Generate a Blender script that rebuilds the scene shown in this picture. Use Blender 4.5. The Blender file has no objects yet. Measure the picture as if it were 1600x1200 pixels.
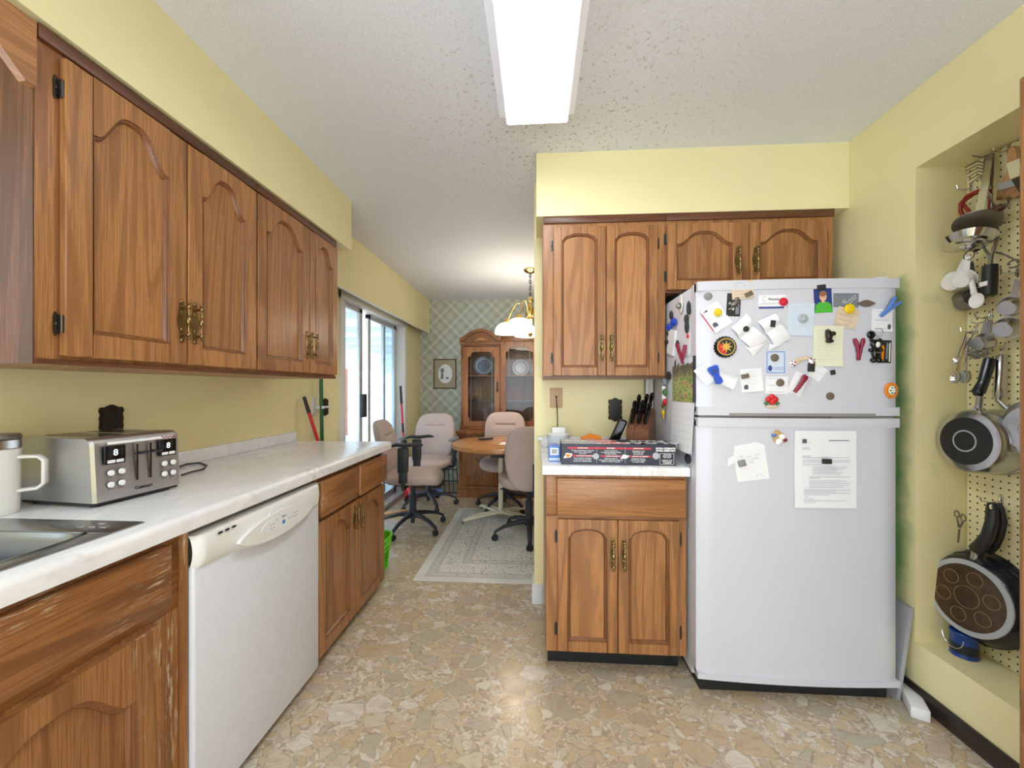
import bpy, bmesh, math, random
from mathutils import Vector, Matrix, Euler

random.seed(7)
sc = bpy.context.scene
COL = sc.collection
PI = math.pi
R = math.radians

# ------------------------------------------------------------------ camera, world, light, exposure
FPX, HZ, VPX, CH = 610.0, 608.0, 838.0, 1.244
TH = math.atan((VPX - 800) / FPX)
cd = bpy.data.cameras.new('camera'); cam = bpy.data.objects.new('camera', cd); COL.objects.link(cam)
cam.location = (0, 0, CH); cam.rotation_euler = (PI / 2, 0, TH)
cd.sensor_fit = 'HORIZONTAL'; cd.sensor_width = 36; cd.lens = 36 * FPX / 1600
cd.shift_y = (HZ - 600) / 1600; cd.clip_start = 0.02; cd.clip_end = 200
sc.camera = cam
sc.view_settings.view_transform = 'Standard'; sc.view_settings.look = 'None'
sc.view_settings.gamma = 1; sc.view_settings.use_curve_mapping = False
sc.view_settings.exposure = 0.62
w = bpy.data.worlds.new('sky'); sc.world = w; w.use_nodes = True
w.node_tree.nodes['Background'].inputs[0].default_value = (0.86, 0.93, 1.0, 1)
w.node_tree.nodes['Background'].inputs[1].default_value = 3.1
FIXTURE, SHADES = 8.5, 5.0
sd = bpy.data.lights.new('sun', 'SUN'); sd.energy = 5.0; sd.angle = R(6)
so = bpy.data.objects.new('sun', sd); COL.objects.link(so); so.rotation_euler = Vector((-.62, .25, -.74)).to_track_quat('-Z', 'Y').to_euler()

def U(px, py, X=None, Y=None, Z=None):
    a = (px - 800) / FPX; b = -(py - HZ) / FPX; s, c = math.sin(TH), math.cos(TH)
    d = Vector((-s + a * c, c + a * s, b))
    t = X / d.x if X is not None else (Y / d.y if Y is not None else (Z - CH) / d.z)
    return Vector((0, 0, CH)) + d * t

# ------------------------------------------------------------------ materials
def lin(h):
    if isinstance(h, str):
        h = h.lstrip('#'); v = [int(h[i:i + 2], 16) / 255 for i in (0, 2, 4)]
    else: v = [q / 255 for q in h]
    return tuple((q / 12.92 if q <= .04045 else ((q + .055) / 1.055) ** 2.4) for q in v) + (1,)

def newmat(name, base=(200, 200, 200), rough=.5, metal=0., spec=.5, **kw):
    m = bpy.data.materials.new(name); m.use_nodes = True; nt = m.node_tree; b = nt.nodes['Principled BSDF']
    b.inputs['Base Color'].default_value = lin(base); b.inputs['Roughness'].default_value = rough
    b.inputs['Metallic'].default_value = metal; b.inputs['Specular IOR Level'].default_value = spec
    for k, v in kw.items(): b.inputs[k.replace('_', ' ')].default_value = v
    return m, nt, b

def nd(nt, typ, ins=None, **props):
    n = nt.nodes.new('ShaderNode' + typ)
    for k, v in props.items(): setattr(n, k, v)
    for k, v in (ins or {}).items():
        s = n.inputs[k]
        if isinstance(v, bpy.types.NodeSocket): nt.links.new(v, s)
        else: s.default_value = v
    return n

def math_(nt, op, a, b=0., c=None):
    n = nd(nt, 'Math', {0: a, 1: b}, operation=op)
    if c is not None:
        if isinstance(c, bpy.types.NodeSocket): nt.links.new(c, n.inputs[2])
        else: n.inputs[2].default_value = c
    return n.outputs[0]

def ramp(nt, fac, stops, interp='LINEAR'):
    n = nd(nt, 'ValToRGB', {0: fac}); cr = n.color_ramp; cr.interpolation = interp
    while len(cr.elements) < len(stops): cr.elements.new(0.5)
    for e, (p, c) in zip(cr.elements, stops):
        e.position = p; e.color = lin(c) if not isinstance(c, (int, float)) else (c, c, c, 1)
    return n.outputs[0]

def mix(nt, fac, a, b, mode='MIX'):
    n = nd(nt, 'Mix', None, data_type='RGBA', blend_type=mode)
    for s, v in ((n.inputs[0], fac), (n.inputs[6], a), (n.inputs[7], b)):
        if isinstance(v, bpy.types.NodeSocket): nt.links.new(v, s)
        elif isinstance(v, (int, float)): s.default_value = v
        else: s.default_value = lin(v)
    return n.outputs[2]

def coord(nt, rand=0.):
    tc = nd(nt, 'TexCoord').outputs['Object']
    if rand:
        r = nd(nt, 'ObjectInfo').outputs['Random']
        v = nd(nt, 'VectorMath', {0: (rand, rand * 1.7, rand * .6)}, operation='SCALE'); nt.links.new(r, v.inputs['Scale'])
        tc = nd(nt, 'VectorMath', {0: tc, 1: v.outputs[0]}, operation='ADD').outputs[0]
    return tc

def mapping(nt, v, scale, rot=(0, 0, 0), loc=(0, 0, 0)):
    return nd(nt, 'Mapping', {'Vector': v, 'Scale': scale, 'Rotation': rot, 'Location': loc}).outputs[0]

def noise(nt, v, scale, detail=4., rough=.5, dist=0.):
    return nd(nt, 'TexNoise', {'Vector': v, 'Scale': scale, 'Detail': detail, 'Roughness': rough, 'Distortion': dist}).outputs[0]

def bump(nt, b, h, strength=.3, dist=.002):
    n = nd(nt, 'Bump', {'Height': h, 'Strength': strength, 'Distance': dist}); nt.links.new(n.outputs[0], b.inputs['Normal'])

M = {}
def simple(key, base, rough=.5, metal=0., spec=.5, nz=0., **kw):
    m, nt, b = newmat(key, base, rough, metal, spec, **kw)
    if nz:
        v = coord(nt); f = noise(nt, v, 35., 5.)
        dk = tuple(int(q * (1 - nz)) for q in base); lt = tuple(min(255, int(q * (1 + nz * .5))) for q in base)
        nt.links.new(ramp(nt, f, [(.3, dk), (.7, lt)]), b.inputs['Base Color'])
    M[key] = m; return m

def oak(key, light=(190, 134, 84), dark=(124, 80, 46), axis='z', wear=0., rough=.33, contrast=1.):
    m, nt, b = newmat(key, light, rough)
    c = coord(nt, 3.)
    sc_ = {'z': (1, 1, .09), 'x': (.09, 1, 1), 'y': (1, .09, 1)}[axis]
    v = mapping(nt, c, sc_)
    big = noise(nt, v, 5., 3., .5, .6)
    ring = math_(nt, 'SINE', math_(nt, 'MULTIPLY', big, 60.))
    ring = math_(nt, 'MULTIPLY_ADD', ring, .5, .5)
    sc2 = {'z': (1, 1, .02), 'x': (.02, 1, 1), 'y': (1, .02, 1)}[axis]
    fine = noise(nt, mapping(nt, c, sc2), 330., 3., .7)
    tone = noise(nt, v, 2.2, 2.)
    mid = tuple((a + d) // 2 for a, d in zip(light, dark))
    col = ramp(nt, ring, [(0., tuple((a + 2 * d) // 3 for a, d in zip(light, dark))), (.16, mid), (.45, light), (1., light)])
    col = mix(nt, ramp(nt, fine, [(.36, .85), (.56, 0.)]), col, dark)
    col = mix(nt, .35, col, ramp(nt, tone, [(.3, dark), (.7, light)]))
    if wear:
        sw = {'z': (1, 1, .12), 'x': (.13, 1, 1), 'y': (1, .13, 1)}[axis]
        wv = noise(nt, mapping(nt, c, sw), 150., 5., .6)
        wm = noise(nt, c, 4.5, 3.)
        k = math_(nt, 'MULTIPLY', ramp(nt, wv, [(.53, 0.), (.60, 1.)]), ramp(nt, wm, [(.62 - wear * .18, 0.), (.72 - wear * .12, 1.)]))
        col = mix(nt, math_(nt, 'MULTIPLY', k, .85), col, (222, 205, 178))
    nt.links.new(col, b.inputs['Base Color'])
    bump(nt, b, fine, .12, .001)
    M[key] = m

oak('oak'); oak('oak_x', axis='x'); oak('oak_y', axis='y')
oak('oak_wear_x', axis='x', wear=.25, light=(178, 122, 72), dark=(110, 68, 36)); oak('oak_wear', axis='x', wear=.7, light=(172, 116, 68), dark=(104, 64, 34)); oak('oak_wear_z', axis='z', wear=.5, light=(180, 124, 74), dark=(112, 70, 38))
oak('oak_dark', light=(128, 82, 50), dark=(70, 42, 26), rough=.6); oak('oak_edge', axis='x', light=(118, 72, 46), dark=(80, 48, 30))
oak('hutch_oak', light=(168, 110, 62), dark=(92, 56, 30)); oak('hutch_oak_x', light=(160, 104, 58), dark=(88, 52, 28), axis='x')
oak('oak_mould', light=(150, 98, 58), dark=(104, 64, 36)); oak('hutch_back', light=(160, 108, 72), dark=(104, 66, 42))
oak('table_top', light=(206, 150, 98), dark=(160, 108, 64), axis='x', rough=.25)
oak('block_wood', light=(134, 84, 54), dark=(96, 58, 36), rough=.3)

def paint(key, base, b2=None, green=False):
    m, nt, b = newmat(key, base, .42, 0., .4)
    c = coord(nt); f = noise(nt, c, 1.3, 3.)
    col = mix(nt, ramp(nt, f, [(.35, 0.), (.7, 1.)]), base, b2 or tuple(int(q * .975) for q in base))
    if green:   # old green paint left bare behind the refrigerator, brushed edge
        s = nd(nt, 'SeparateXYZ', {0: c})
        e = noise(nt, c, 9., 4.)
        gy = math_(nt, 'MULTIPLY_ADD', e, .10, s.outputs['Y'])
        ma = ramp(nt, math_(nt, 'SUBTRACT', gy, 1.715), [(0., 0.), (.07, 1.)])
        gz = math_(nt, 'MULTIPLY_ADD', e, .14, s.outputs['Z'])
        mb = ramp(nt, math_(nt, 'SUBTRACT', 1.79, gz), [(0., 0.), (.03, 1.)])
        k = math_(nt, 'MULTIPLY', ma, mb)
        col = mix(nt, k, col, (128, 172, 112))
    nt.links.new(col, b.inputs['Base Color'])
    bump(nt, b, noise(nt, c, 160., 3.), .10, .002)
    M[key] = m
paint('wall_paint', (250, 239, 188)); paint('wall_paint_r', (250, 239, 188), green=True)

m, nt, b = newmat('ceiling_paint', (240, 240, 240), .9, 0., .2); c = coord(nt)
st = noise(nt, c, 210., 3., .6); sp = noise(nt, c, 55., 3., .6); reg = noise(nt, c, 1.1, 2.)
# brown specks gathered round the lamp and the cupboard soffit
dd = nd(nt, 'VectorMath', {0: c, 1: (0.12, 1.85, 2.44)}, operation='DISTANCE').outputs['Value']
near = ramp(nt, dd, [(.1, 1.), (.9, 0.)])
k = math_(nt, 'MULTIPLY', ramp(nt, sp, [(.60, 0.), (.65, 1.)]), near)
col = mix(nt, math_(nt, 'MULTIPLY', k, .75), ramp(nt, st, [(.35, (232, 237, 244)), (.65, (244, 247, 252))]), (176, 152, 128))
nt.links.new(col, b.inputs['Base Color']); bump(nt, b, st, .5, .004); M['ceiling_paint'] = m

# pebble-pattern sheet vinyl: irregular flat stones of two sizes bedded in fine chips
m, nt, b = newmat('floor_vinyl', (200, 180, 150), .24, 0., .5); c = coord(nt)
dn = nd(nt, 'TexNoise', {'Vector': c, 'Scale': 14., 'Detail': 3.}).outputs['Color']
cw = nd(nt, 'VectorMath', {0: c, 1: nd(nt, 'VectorMath', {0: dn, 1: (.05, .05, 0)}, operation='MULTIPLY').outputs[0]}, operation='ADD').outputs[0]
def stones(scale, gap, pal, rot):
    v = mapping(nt, cw, (scale, scale * 1.25, 0.), (0, 0, rot))
    v1 = nd(nt, 'TexVoronoi', {'Vector': v, 'Scale': 1.}); ve = nd(nt, 'TexVoronoi', {'Vector': v, 'Scale': 1.}, feature='DISTANCE_TO_EDGE')
    sp_ = nd(nt, 'SeparateColor', {0: v1.outputs['Color']})
    colr = ramp(nt, sp_.outputs[0], pal, 'CONSTANT')
    thr = math_(nt, 'MULTIPLY_ADD', sp_.outputs[2], gap, .02)
    e = math_(nt, 'SUBTRACT', ve.outputs['Distance'], thr)
    return colr, e, sp_.outputs[1]
pal = [(0., (200, 176, 142)), (.16, (214, 200, 176)), (.32, (190, 174, 150)), (.46, (206, 182, 146)), (.6, (226, 218, 203)), (.74, (188, 180, 158)), (.86, (198, 180, 164))]
big, eb, pb_ = stones(10., .20, pal, .3); med, em, pm_ = stones(24., .12, pal[3:] + [(.93, (210, 192, 160))], 1.1); fin, ef, pf_ = stones(70., .05, pal[1:4] + [(.6, (224, 214, 198)), (.85, (180, 160, 138))], .7)
veins = noise(nt, mapping(nt, cw, (1, 2.4, 0), (0, 0, .6)), 18., 5., .6, 1.2)
big = mix(nt, ramp(nt, veins, [(.45, 0.), (.8, .6)]), big, (160, 130, 98))
def step(e, k): return nd(nt, 'Clamp', {0: math_(nt, 'MULTIPLY', e, k)}).outputs[0]
def edge(e, w_, a_): return ramp(nt, math_(nt, 'ABSOLUTE', e), [(0., a_), (w_, 0.)])
col = mix(nt, edge(ef, .06, .35), fin, (158, 138, 114))
keep = math_(nt, 'GREATER_THAN', pm_, .35)
col = mix(nt, math_(nt, 'MULTIPLY', step(em, 40.), keep), col, med); col = mix(nt, math_(nt, 'MULTIPLY', edge(em, .03, .55), keep), col, (150, 128, 102))
keepb = math_(nt, 'GREATER_THAN', pb_, .18)
inb = math_(nt, 'MULTIPLY', step(eb, 60.), keepb)
col = mix(nt, inb, col, big); col = mix(nt, math_(nt, 'MULTIPLY', edge(eb, .016, .7), keepb), col, (138, 114, 88))
big_t = noise(nt, c, .9, 2.)
col = mix(nt, ramp(nt, big_t, [(.4, .14), (.7, .30)]), col, (190, 178, 162))
nt.links.new(col, b.inputs['Base Color'])
nt.links.new(ramp(nt, noise(nt, c, 14., 4.), [(.3, .16), (.7, .28)]), b.inputs['Roughness'])
bump(nt, b, math_(nt, 'ADD', inb, noise(nt, c, 30., 3.)), .12, .002); M['floor_vinyl'] = m

# plaid wallpaper, set on the diagonal
m, nt, b = newmat('wallpaper', (160, 168, 150), .7, 0., .3); c = coord(nt); s = nd(nt, 'SeparateXYZ', {0: c})
def band(ax, P=.197):
    u = math_(nt, 'FRACT', math_(nt, 'DIVIDE', ax, P))
    wht = ramp(nt, u, [(0., .1), (.045, .1), (.055, 1.), (.09, 1.), (.10, .15), (.145, .15), (.155, 1.), (.19, 1.), (.20, .1), (.38, .0), (.42, .35), (.45, .05), (.48, .45), (.51, .1), (.55, .6), (.60, .15), (.64, .6), (.68, .1), (.71, .45), (.74, .05), (.77, .35), (.80, 0.)])
    return wht
ua = math_(nt, 'MULTIPLY', math_(nt, 'ADD', s.outputs['X'], s.outputs['Z']), .7071)
ub = math_(nt, 'MULTIPLY', math_(nt, 'SUBTRACT', s.outputs['X'], s.outputs['Z']), .7071)
ub = math_(nt, 'ADD', ub, 10.); ua = math_(nt, 'ADD', ua, 10.)
A, B = band(ua), band(ub)
wv = nd(nt, 'TexWave', {'Vector': mapping(nt, c, (1, 1, 1), (0, R(45), 0)), 'Scale': 60.}).outputs[1]
kk = math_(nt, 'MULTIPLY_ADD', A, .5, math_(nt, 'MULTIPLY', B, .5))
col = ramp(nt, kk, [(0., (176, 182, 164)), (.25, (198, 203, 191)), (.5, (214, 218, 210)), (1., (250, 251, 249))])
col = mix(nt, .12, col, wv, 'OVERLAY')
nt.links.new(col, b.inputs['Base Color']); M['wallpaper'] = m

# marble-look laminate
m, nt, b = newmat('laminate', (238, 238, 238), .2, 0., .5); c = coord(nt, 0)
f = noise(nt, mapping(nt, c, (1.6, .8, 1), (0, 0, .5)), 7., 6., .6, 1.6); g = noise(nt, c, 3., 4., .5, .8)
v_ = ramp(nt, math_(nt, 'ABSOLUTE', math_(nt, 'SUBTRACT', f, .5)), [(0., 1.), (.05, 0.)])
col = mix(nt, math_(nt, 'MULTIPLY', v_, ramp(nt, g, [(.42, .0), (.68, .65)])), ramp(nt, f, [(.3, (234, 235, 239)), (.7, (248, 248, 250))]), (204, 196, 178))
nt.links.new(col, b.inputs['Base Color']); M['laminate'] = m

# pale rug with small dark scrollwork
m, nt, b = newmat('rug_pile', (205, 203, 190), .95, 0., .1); c = coord(nt)
vv = nd(nt, 'TexVoronoi', {'Vector': c, 'Scale': 16.}, feature='F1').outputs['Distance']
rr = ramp(nt, math_(nt, 'ABSOLUTE', math_(nt, 'SUBTRACT', math_(nt, 'FRACT', math_(nt, 'MULTIPLY', vv, 3.)), .5)), [(0., 1.), (.16, 0.)])
nz = noise(nt, c, 42., 4., .6, 1.); rg = noise(nt, c, 3., 2.)
sx = nd(nt, 'SeparateXYZ', {0: c})
dx = math_(nt, 'SUBTRACT', .80, math_(nt, 'ABSOLUTE', sx.outputs['X'])); dy = math_(nt, 'SUBTRACT', .765, math_(nt, 'ABSOLUTE', sx.outputs['Y']))
ed = math_(nt, 'MINIMUM', dx, dy)
bord = ramp(nt, ed, [(0., 0.), (.045, 0.), (.05, 1.), (.055, .3), (.10, .3), (.105, 1.), (.112, 0.), (.25, 0.), (.255, 1.), (.262, .2), (.30, .2), (.305, 1.), (.312, 0.)])
k = math_(nt, 'MULTIPLY', math_(nt, 'MULTIPLY', rr, ramp(nt, nz, [(.42, 0.), (.58, 1.)])), ramp(nt, ed, [(.04, 0.), (.05, 1.)]))
k = math_(nt, 'MAXIMUM', k, math_(nt, 'MULTIPLY', bord, .55))
col = mix(nt, math_(nt, 'MULTIPLY', k, 1.), ramp(nt, rg, [(.3, (210, 209, 203)), (.7, (228, 225, 214))]), (92, 98, 84))
nt.links.new(col, b.inputs['Base Color']); bump(nt, b, noise(nt, c, 400., 2.), .4, .003); M['rug_pile'] = m

# pegboard: painted hardboard with a grid of real-looking round holes (1 inch apart)
m, nt, b = newmat('pegboard', (247, 238, 192), .45); c = coord(nt); s = nd(nt, 'SeparateXYZ', {0: c})
def fr(o): return math_(nt, 'SUBTRACT', math_(nt, 'FRACT', math_(nt, 'DIVIDE', math_(nt, 'ADD', o, 5.), .0254)), .5)
a_, b_ = fr(s.outputs['Y']), fr(s.outputs['Z'])
d2 = math_(nt, 'SQRT', math_(nt, 'ADD', math_(nt, 'MULTIPLY', a_, a_), math_(nt, 'MULTIPLY', b_, b_)))
hole = ramp(nt, d2, [(.115, 1.), (.15, 0.)])
nt.links.new(mix(nt, hole, (247, 238, 192), (40, 36, 28)), b.inputs['Base Color']); M['pegboard'] = m

# upholstery
m, nt, b = newmat('chair_fabric', (176, 158, 150), .95, 0., .15); c = coord(nt)
nt.links.new(ramp(nt, noise(nt, c, 260., 4., .7), [(.35, (166, 149, 145)), (.65, (206, 191, 186))]), b.inputs['Base Color'])
bump(nt, b, noise(nt, c, 300., 2.), .3, .002); M['chair_fabric'] = m

m, nt, b = newmat('brushed_steel', (196, 196, 198), .3, 1.); c = coord(nt)
f = noise(nt, mapping(nt, c, (.02, 1, 1)), 700., 2.)
nt.links.new(ramp(nt, f, [(.3, .30), (.7, .36)]), b.inputs['Roughness']); nt.links.new(ramp(nt, f, [(.3, (196, 196, 198)), (.7, (208, 208, 210))]), b.inputs['Base Color']); M['brushed_steel'] = m

m, nt, b = newmat('garden_picture', (90, 130, 70), .35); c = coord(nt); s = nd(nt, 'SeparateXYZ', {0: c})
f = noise(nt, c, 26., 5., .6); g = noise(nt, c, 60., 3., .6)
low = ramp(nt, g, [(.32, (58, 98, 50)), (.44, (120, 164, 80)), (.53, (190, 200, 124)), (.60, (206, 96, 76)), (.68, (132, 104, 168))])
hi = ramp(nt, f, [(.4, (110, 104, 92)), (.55, (84, 92, 70)), (.62, (150, 140, 120))])
sky_ = ramp(nt, f, [(.4, (176, 196, 226)), (.6, (230, 236, 244))])
zz = math_(nt, 'MULTIPLY_ADD', f, .08, s.outputs['Z'])
col = mix(nt, ramp(nt, zz, [(.06, 0.), (.09, 1.)]), low, hi); col = mix(nt, ramp(nt, zz, [(.125, 0.), (.135, 1.)]), col, sky_)
nt.links.new(col, b.inputs['Base Color']); M['garden_picture'] = m

def thin_glass(key, tint=(235, 245, 248), refl=.12, rough=.02):
    m = bpy.data.materials.new(key); m.use_nodes = True; nt = m.node_tree; nt.nodes.clear()
    o = nt.nodes.new('ShaderNodeOutputMaterial'); t = nt.nodes.new('ShaderNodeBsdfTransparent'); g = nt.nodes.new('ShaderNodeBsdfGlossy')
    t.inputs[0].default_value = lin(tint); g.inputs[1].default_value = rough
    lw = nt.nodes.new('ShaderNodeLayerWeight'); lw.inputs[0].default_value = .5
    ad = nd(nt, 'Math', {0: nd(nt, 'Math', {0: lw.outputs['Facing'], 1: 5.}, operation='POWER').outputs[0], 1: .9, 2: refl}, operation='MULTIPLY_ADD')
    mx = nt.nodes.new('ShaderNodeMixShader'); nt.links.new(ad.outputs[0], mx.inputs[0]); nt.links.new(t.outputs[0], mx.inputs[1]); nt.links.new(g.outputs[0], mx.inputs[2]); nt.links.new(mx.outputs[0], o.inputs[0])
    M[key] = m
thin_glass('pane_glass', (238, 246, 250), .03); thin_glass('hutch_glass', (228, 232, 238), .04); thin_glass('shelf_glass', (190, 215, 215), .1)

def emis(key, c, s):
    m, nt, b = newmat(key, c, .4); b.inputs['Emission Color'].default_value = lin(c); b.inputs['Emission Strength'].default_value = s; M[key] = m
emis('lens_side', (240, 242, 250), .12); emis('diffuser', (243, 248, 255), FIXTURE); emis('shade_glass', (255, 244, 228), SHADES); emis('led_digit', (230, 240, 250), 1.2)

simple('white_trim', (236, 236, 238), .4); simple('white_enamel', (226, 229, 238), .22, nz=.01); simple('fridge_white', (213, 214, 224), .22)
simple('fridge_side', (218, 219, 227), .35); simple('gasket', (148, 146, 142), .6); simple('cream_plastic', (238, 238, 236), .35); simple('panel_white', (238, 240, 242), .3)
simple('black_plastic', (30, 31, 34), .45); simple('black_gloss', (14, 14, 16), .15); simple('chair_black', (46, 50, 58), .5); simple('rubber', (34, 36, 40), .7)
simple('antique_brass', (150, 128, 88), .32, 1.); simple('dark_brass', (84, 78, 72), .32, .9); simple('polished_brass', (222, 190, 120), .15, 1.)
simple('chrome', (206, 206, 208), .12, 1.); simple('steel', (190, 190, 192), .22, 1.); simple('dull_steel', (136, 132, 126), .4, .9); simple('alu', (206, 208, 210), .35, .6)
simple('paper', (241, 242, 246), .7); simple('paper_blue', (210, 223, 238), .7); simple('paper_tan', (226, 204, 178), .75, nz=.05); simple('paper_yellow', (232, 234, 206), .75)
simple('paper_grey', (128, 134, 142), .5); simple('card_black', (36, 40, 46), .5); simple('ink', (88, 92, 104), .8); simple('ink_soft', (190, 193, 202), .8); simple('ink_blue', (52, 74, 142), .7)
simple('magnet_grey', (140, 140, 142), .5); simple('magnet_brown', (112, 98, 84), .55); simple('magnet_black', (42, 42, 44), .6)
simple('yellow', (236, 204, 28), .35); simple('red', (206, 28, 58), .35); simple('blue', (22, 76, 196), .3); simple('light_blue', (92, 134, 216), .3); simple('crimson', (140, 18, 56), .3)
simple('bright_red', (208, 32, 44), .35); simple('orange', (240, 140, 30), .4); simple('navy', (28, 32, 54), .35); simple('green_plastic', (112, 214, 40), .35); simple('green_paint', (30, 100, 60), .35)
simple('foil_silver', (178, 182, 188), .35); simple('white', (244, 244, 244), .5); simple('skin', (226, 176, 146), .6); simple('hair', (150, 104, 70), .8); simple('leaf_green', (56, 132, 60), .5)
simple('shirt_green', (80, 186, 60), .6); simple('photo_blue', (44, 66, 132), .4); simple('gold', (214, 176, 84), .35, .6); simple('beige_plate', (206, 172, 136), .5); simple('brick', (176, 120, 100), .8, nz=.3)
simple('bristle', (176, 132, 92), .9, nz=.25); simple('brush_wood', (206, 158, 112), .5, nz=.08); simple('red_coat', (150, 42, 34), .35); simple('knob_wood', (100, 66, 46), .4)
simple('pan_base', (96, 78, 62), .35, .7, nz=.12); simple('pan_black', (26, 30, 40), .16); simple('pan_coat', (34, 33, 33), .5); simple('can_blue', (24, 66, 150), .3); simple('cast_dark', (52, 44, 38), .4, .4)
simple('mug_white', (232, 229, 222), .3); simple('baseboard_black', (44, 36, 34), .3); simple('toe_black', (24, 27, 30), .35); simple('grey_board', (178, 180, 188), .5); simple('cream_metal', (226, 220, 196), .35)
simple('plate_blue', (150, 176, 204), .25, nz=.35); simple('plate_white', (230, 232, 236), .2); simple('siding_blue', (206, 216, 228), .6); simple('siding_white', (228, 232, 236), .6); simple('patio', (196, 194, 190), .8)
simple('picture_mat', (176, 168, 140), .7); simple('frame_brown', (92, 58, 40), .4); simple('ornament_green', (70, 120, 66), .6); simple('sticker', (230, 214, 222), .4); simple('mesh_tan', (196, 164, 110), .6)
simple('sink_steel', (168, 170, 174), .3, 1.); simple('cork', (190, 150, 110), .8)

# ------------------------------------------------------------------ mesh builder
class MB:
    def __init__(s): s.bm = bmesh.new(); s.mi = 0
    def m(s, i): s.mi = i; return s
    def _f(s, vs):
        try: f = s.bm.faces.new(vs); f.material_index = s.mi; return f
        except ValueError: return None
    def box(s, x0, x1, y0, y1, z0, z1, bev=0., seg=2):
        if x0 > x1: x0, x1 = x1, x0
        if y0 > y1: y0, y1 = y1, y0
        if z0 > z1: z0, z1 = z1, z0
        v = [s.bm.verts.new((x, y, z)) for x in (x0, x1) for y in (y0, y1) for z in (z0, z1)]
        fs = [s._f([v[i] for i in q]) for q in ((0, 1, 3, 2), (4, 6, 7, 5), (0, 4, 5, 1), (2, 3, 7, 6), (0, 2, 6, 4), (1, 5, 7, 3))]
        if bev:
            es = list({e for f in fs for e in f.edges})
            r = bmesh.ops.bevel(s.bm, geom=es, offset=min(bev, .49 * min(x1 - x0, y1 - y0, z1 - z0)), segments=seg, affect='EDGES', profile=.5, clamp_overlap=True)
            for f in r['faces']: f.material_index = s.mi
        return s
    def prism(s, pts, axis, a0, a1):
        def P(p, a): return {'x': (a, p[0], p[1]), 'y': (p[0], a, p[1]), 'z': (p[0], p[1], a)}[axis]
        A = [s.bm.verts.new(P(p, a0)) for p in pts]; B = [s.bm.verts.new(P(p, a1)) for p in pts]; n = len(pts)
        s._f(A); s._f(B[::-1])
        for i in range(n): s._f([A[i], B[i], B[(i + 1) % n], A[(i + 1) % n]])
        return s
    def poly(s, pts): s._f([s.bm.verts.new(p) for p in pts]); return s
    def ring(s, c, u, v, r, seg):
        return [s.bm.verts.new(c + (u * math.cos(2 * PI * i / seg) + v * math.sin(2 * PI * i / seg)) * r) for i in range(seg)]
    def tube(s, pts, r, seg=10, closed=False, caps=True):
        P = [Vector(p) for p in pts]; n = len(P); rs = r if isinstance(r, (list, tuple)) else [r] * n
        rings = []; up = None
        for i in range(n):
            a = P[(i - 1) % n] if (closed or i > 0) else P[i]; b_ = P[(i + 1) % n] if (closed or i < n - 1) else P[i]
            t = (b_ - a); t = t.normalized() if t.length > 1e-9 else Vector((0, 0, 1))
            if up is None: up = t.orthogonal().normalized()
            up = (up - t * up.dot(t)); up = up.normalized() if up.length > 1e-6 else t.orthogonal().normalized()
            rings.append(s.ring(P[i], up, t.cross(up), rs[i], seg))
        m_ = n if closed else n - 1
        for i in range(m_):
            A, B = rings[i], rings[(i + 1) % n]
            for j in range(seg): s._f([A[j], A[(j + 1) % seg], B[(j + 1) % seg], B[j]])
        if caps and not closed: s._f(rings[0][::-1]); s._f(rings[-1])
        return s
    def cyl(s, p0, p1, r0, r1=None, seg=20): return s.tube([p0, p1], [r0, r0 if r1 is None else r1], seg)
    def lathe(s, prof, c=(0, 0, 0), d=(0, 0, 1), seg=28, sx=1., arc=None):
        c = Vector(c); d = Vector(d).normalized(); u = Vector((1, 0, 0)) if abs(d.x) < .9 else Vector((0, 0, 1)); u = (u - d * u.dot(d)).normalized(); v = d.cross(u)
        rings = []
        for r, h in prof:
            if r < 1e-6: rings.append([s.bm.verts.new(c + d * h)])
            else: rings.append([s.bm.verts.new(c + d * h + (u * math.cos(2 * PI * i / seg) * sx + v * math.sin(2 * PI * i / seg)) * r) for i in range(seg)])
        for A, B in zip(rings, rings[1:]):
            for j in range(seg):
                k = (j + 1) % seg
                if len(A) == 1 and len(B) == 1: continue
                if len(A) == 1: s._f([A[0], B[k], B[j]])
                elif len(B) == 1: s._f([A[j], A[k], B[0]])
                else: s._f([A[j], A[k], B[k], B[j]])
        return s
    def ell(s, c, rx, ry, rz, seg=16, e1=1., e2=1., fn=None):
        n, k = seg, seg * 2; rows = []
        def pw(a, e): return math.copysign(abs(a) ** e, a)
        for i in range(n + 1):
            ph = -PI / 2 + PI * i / n; row = []
            for j in range(k):
                th = 2 * PI * j / k
                p = Vector((rx * pw(math.cos(ph), e1) * pw(math.cos(th), e2), ry * pw(math.cos(ph), e1) * pw(math.sin(th), e2), rz * pw(math.sin(ph), e1)))
                if fn: p = fn(p)
                row.append(p + Vector(c))
            rows.append(row)
        V = [[s.bm.verts.new(q) for q in r_] if 0 < i < n else [s.bm.verts.new(r_[0])] for i, r_ in enumerate(rows)]
        for i in range(n):
            A, B = V[i], V[i + 1]
            for j in range(k):
                q = (j + 1) % k
                if len(A) == 1: s._f([A[0], B[q], B[j]])
                elif len(B) == 1: s._f([A[j], A[q], B[0]])
                else: s._f([A[j], A[q], B[q], B[j]])
        return s
    def grid(s, fn, nu, nv):
        V = [[s.bm.verts.new(fn(i / nu, j / nv)) for j in range(nv + 1)] for i in range(nu + 1)]
        for i in range(nu):
            for j in range(nv): s._f([V[i][j], V[i + 1][j], V[i + 1][j + 1], V[i][j + 1]])
        return s
    def xf(s, mat): bmesh.ops.transform(s.bm, matrix=mat, verts=s.bm.verts); return s
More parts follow.
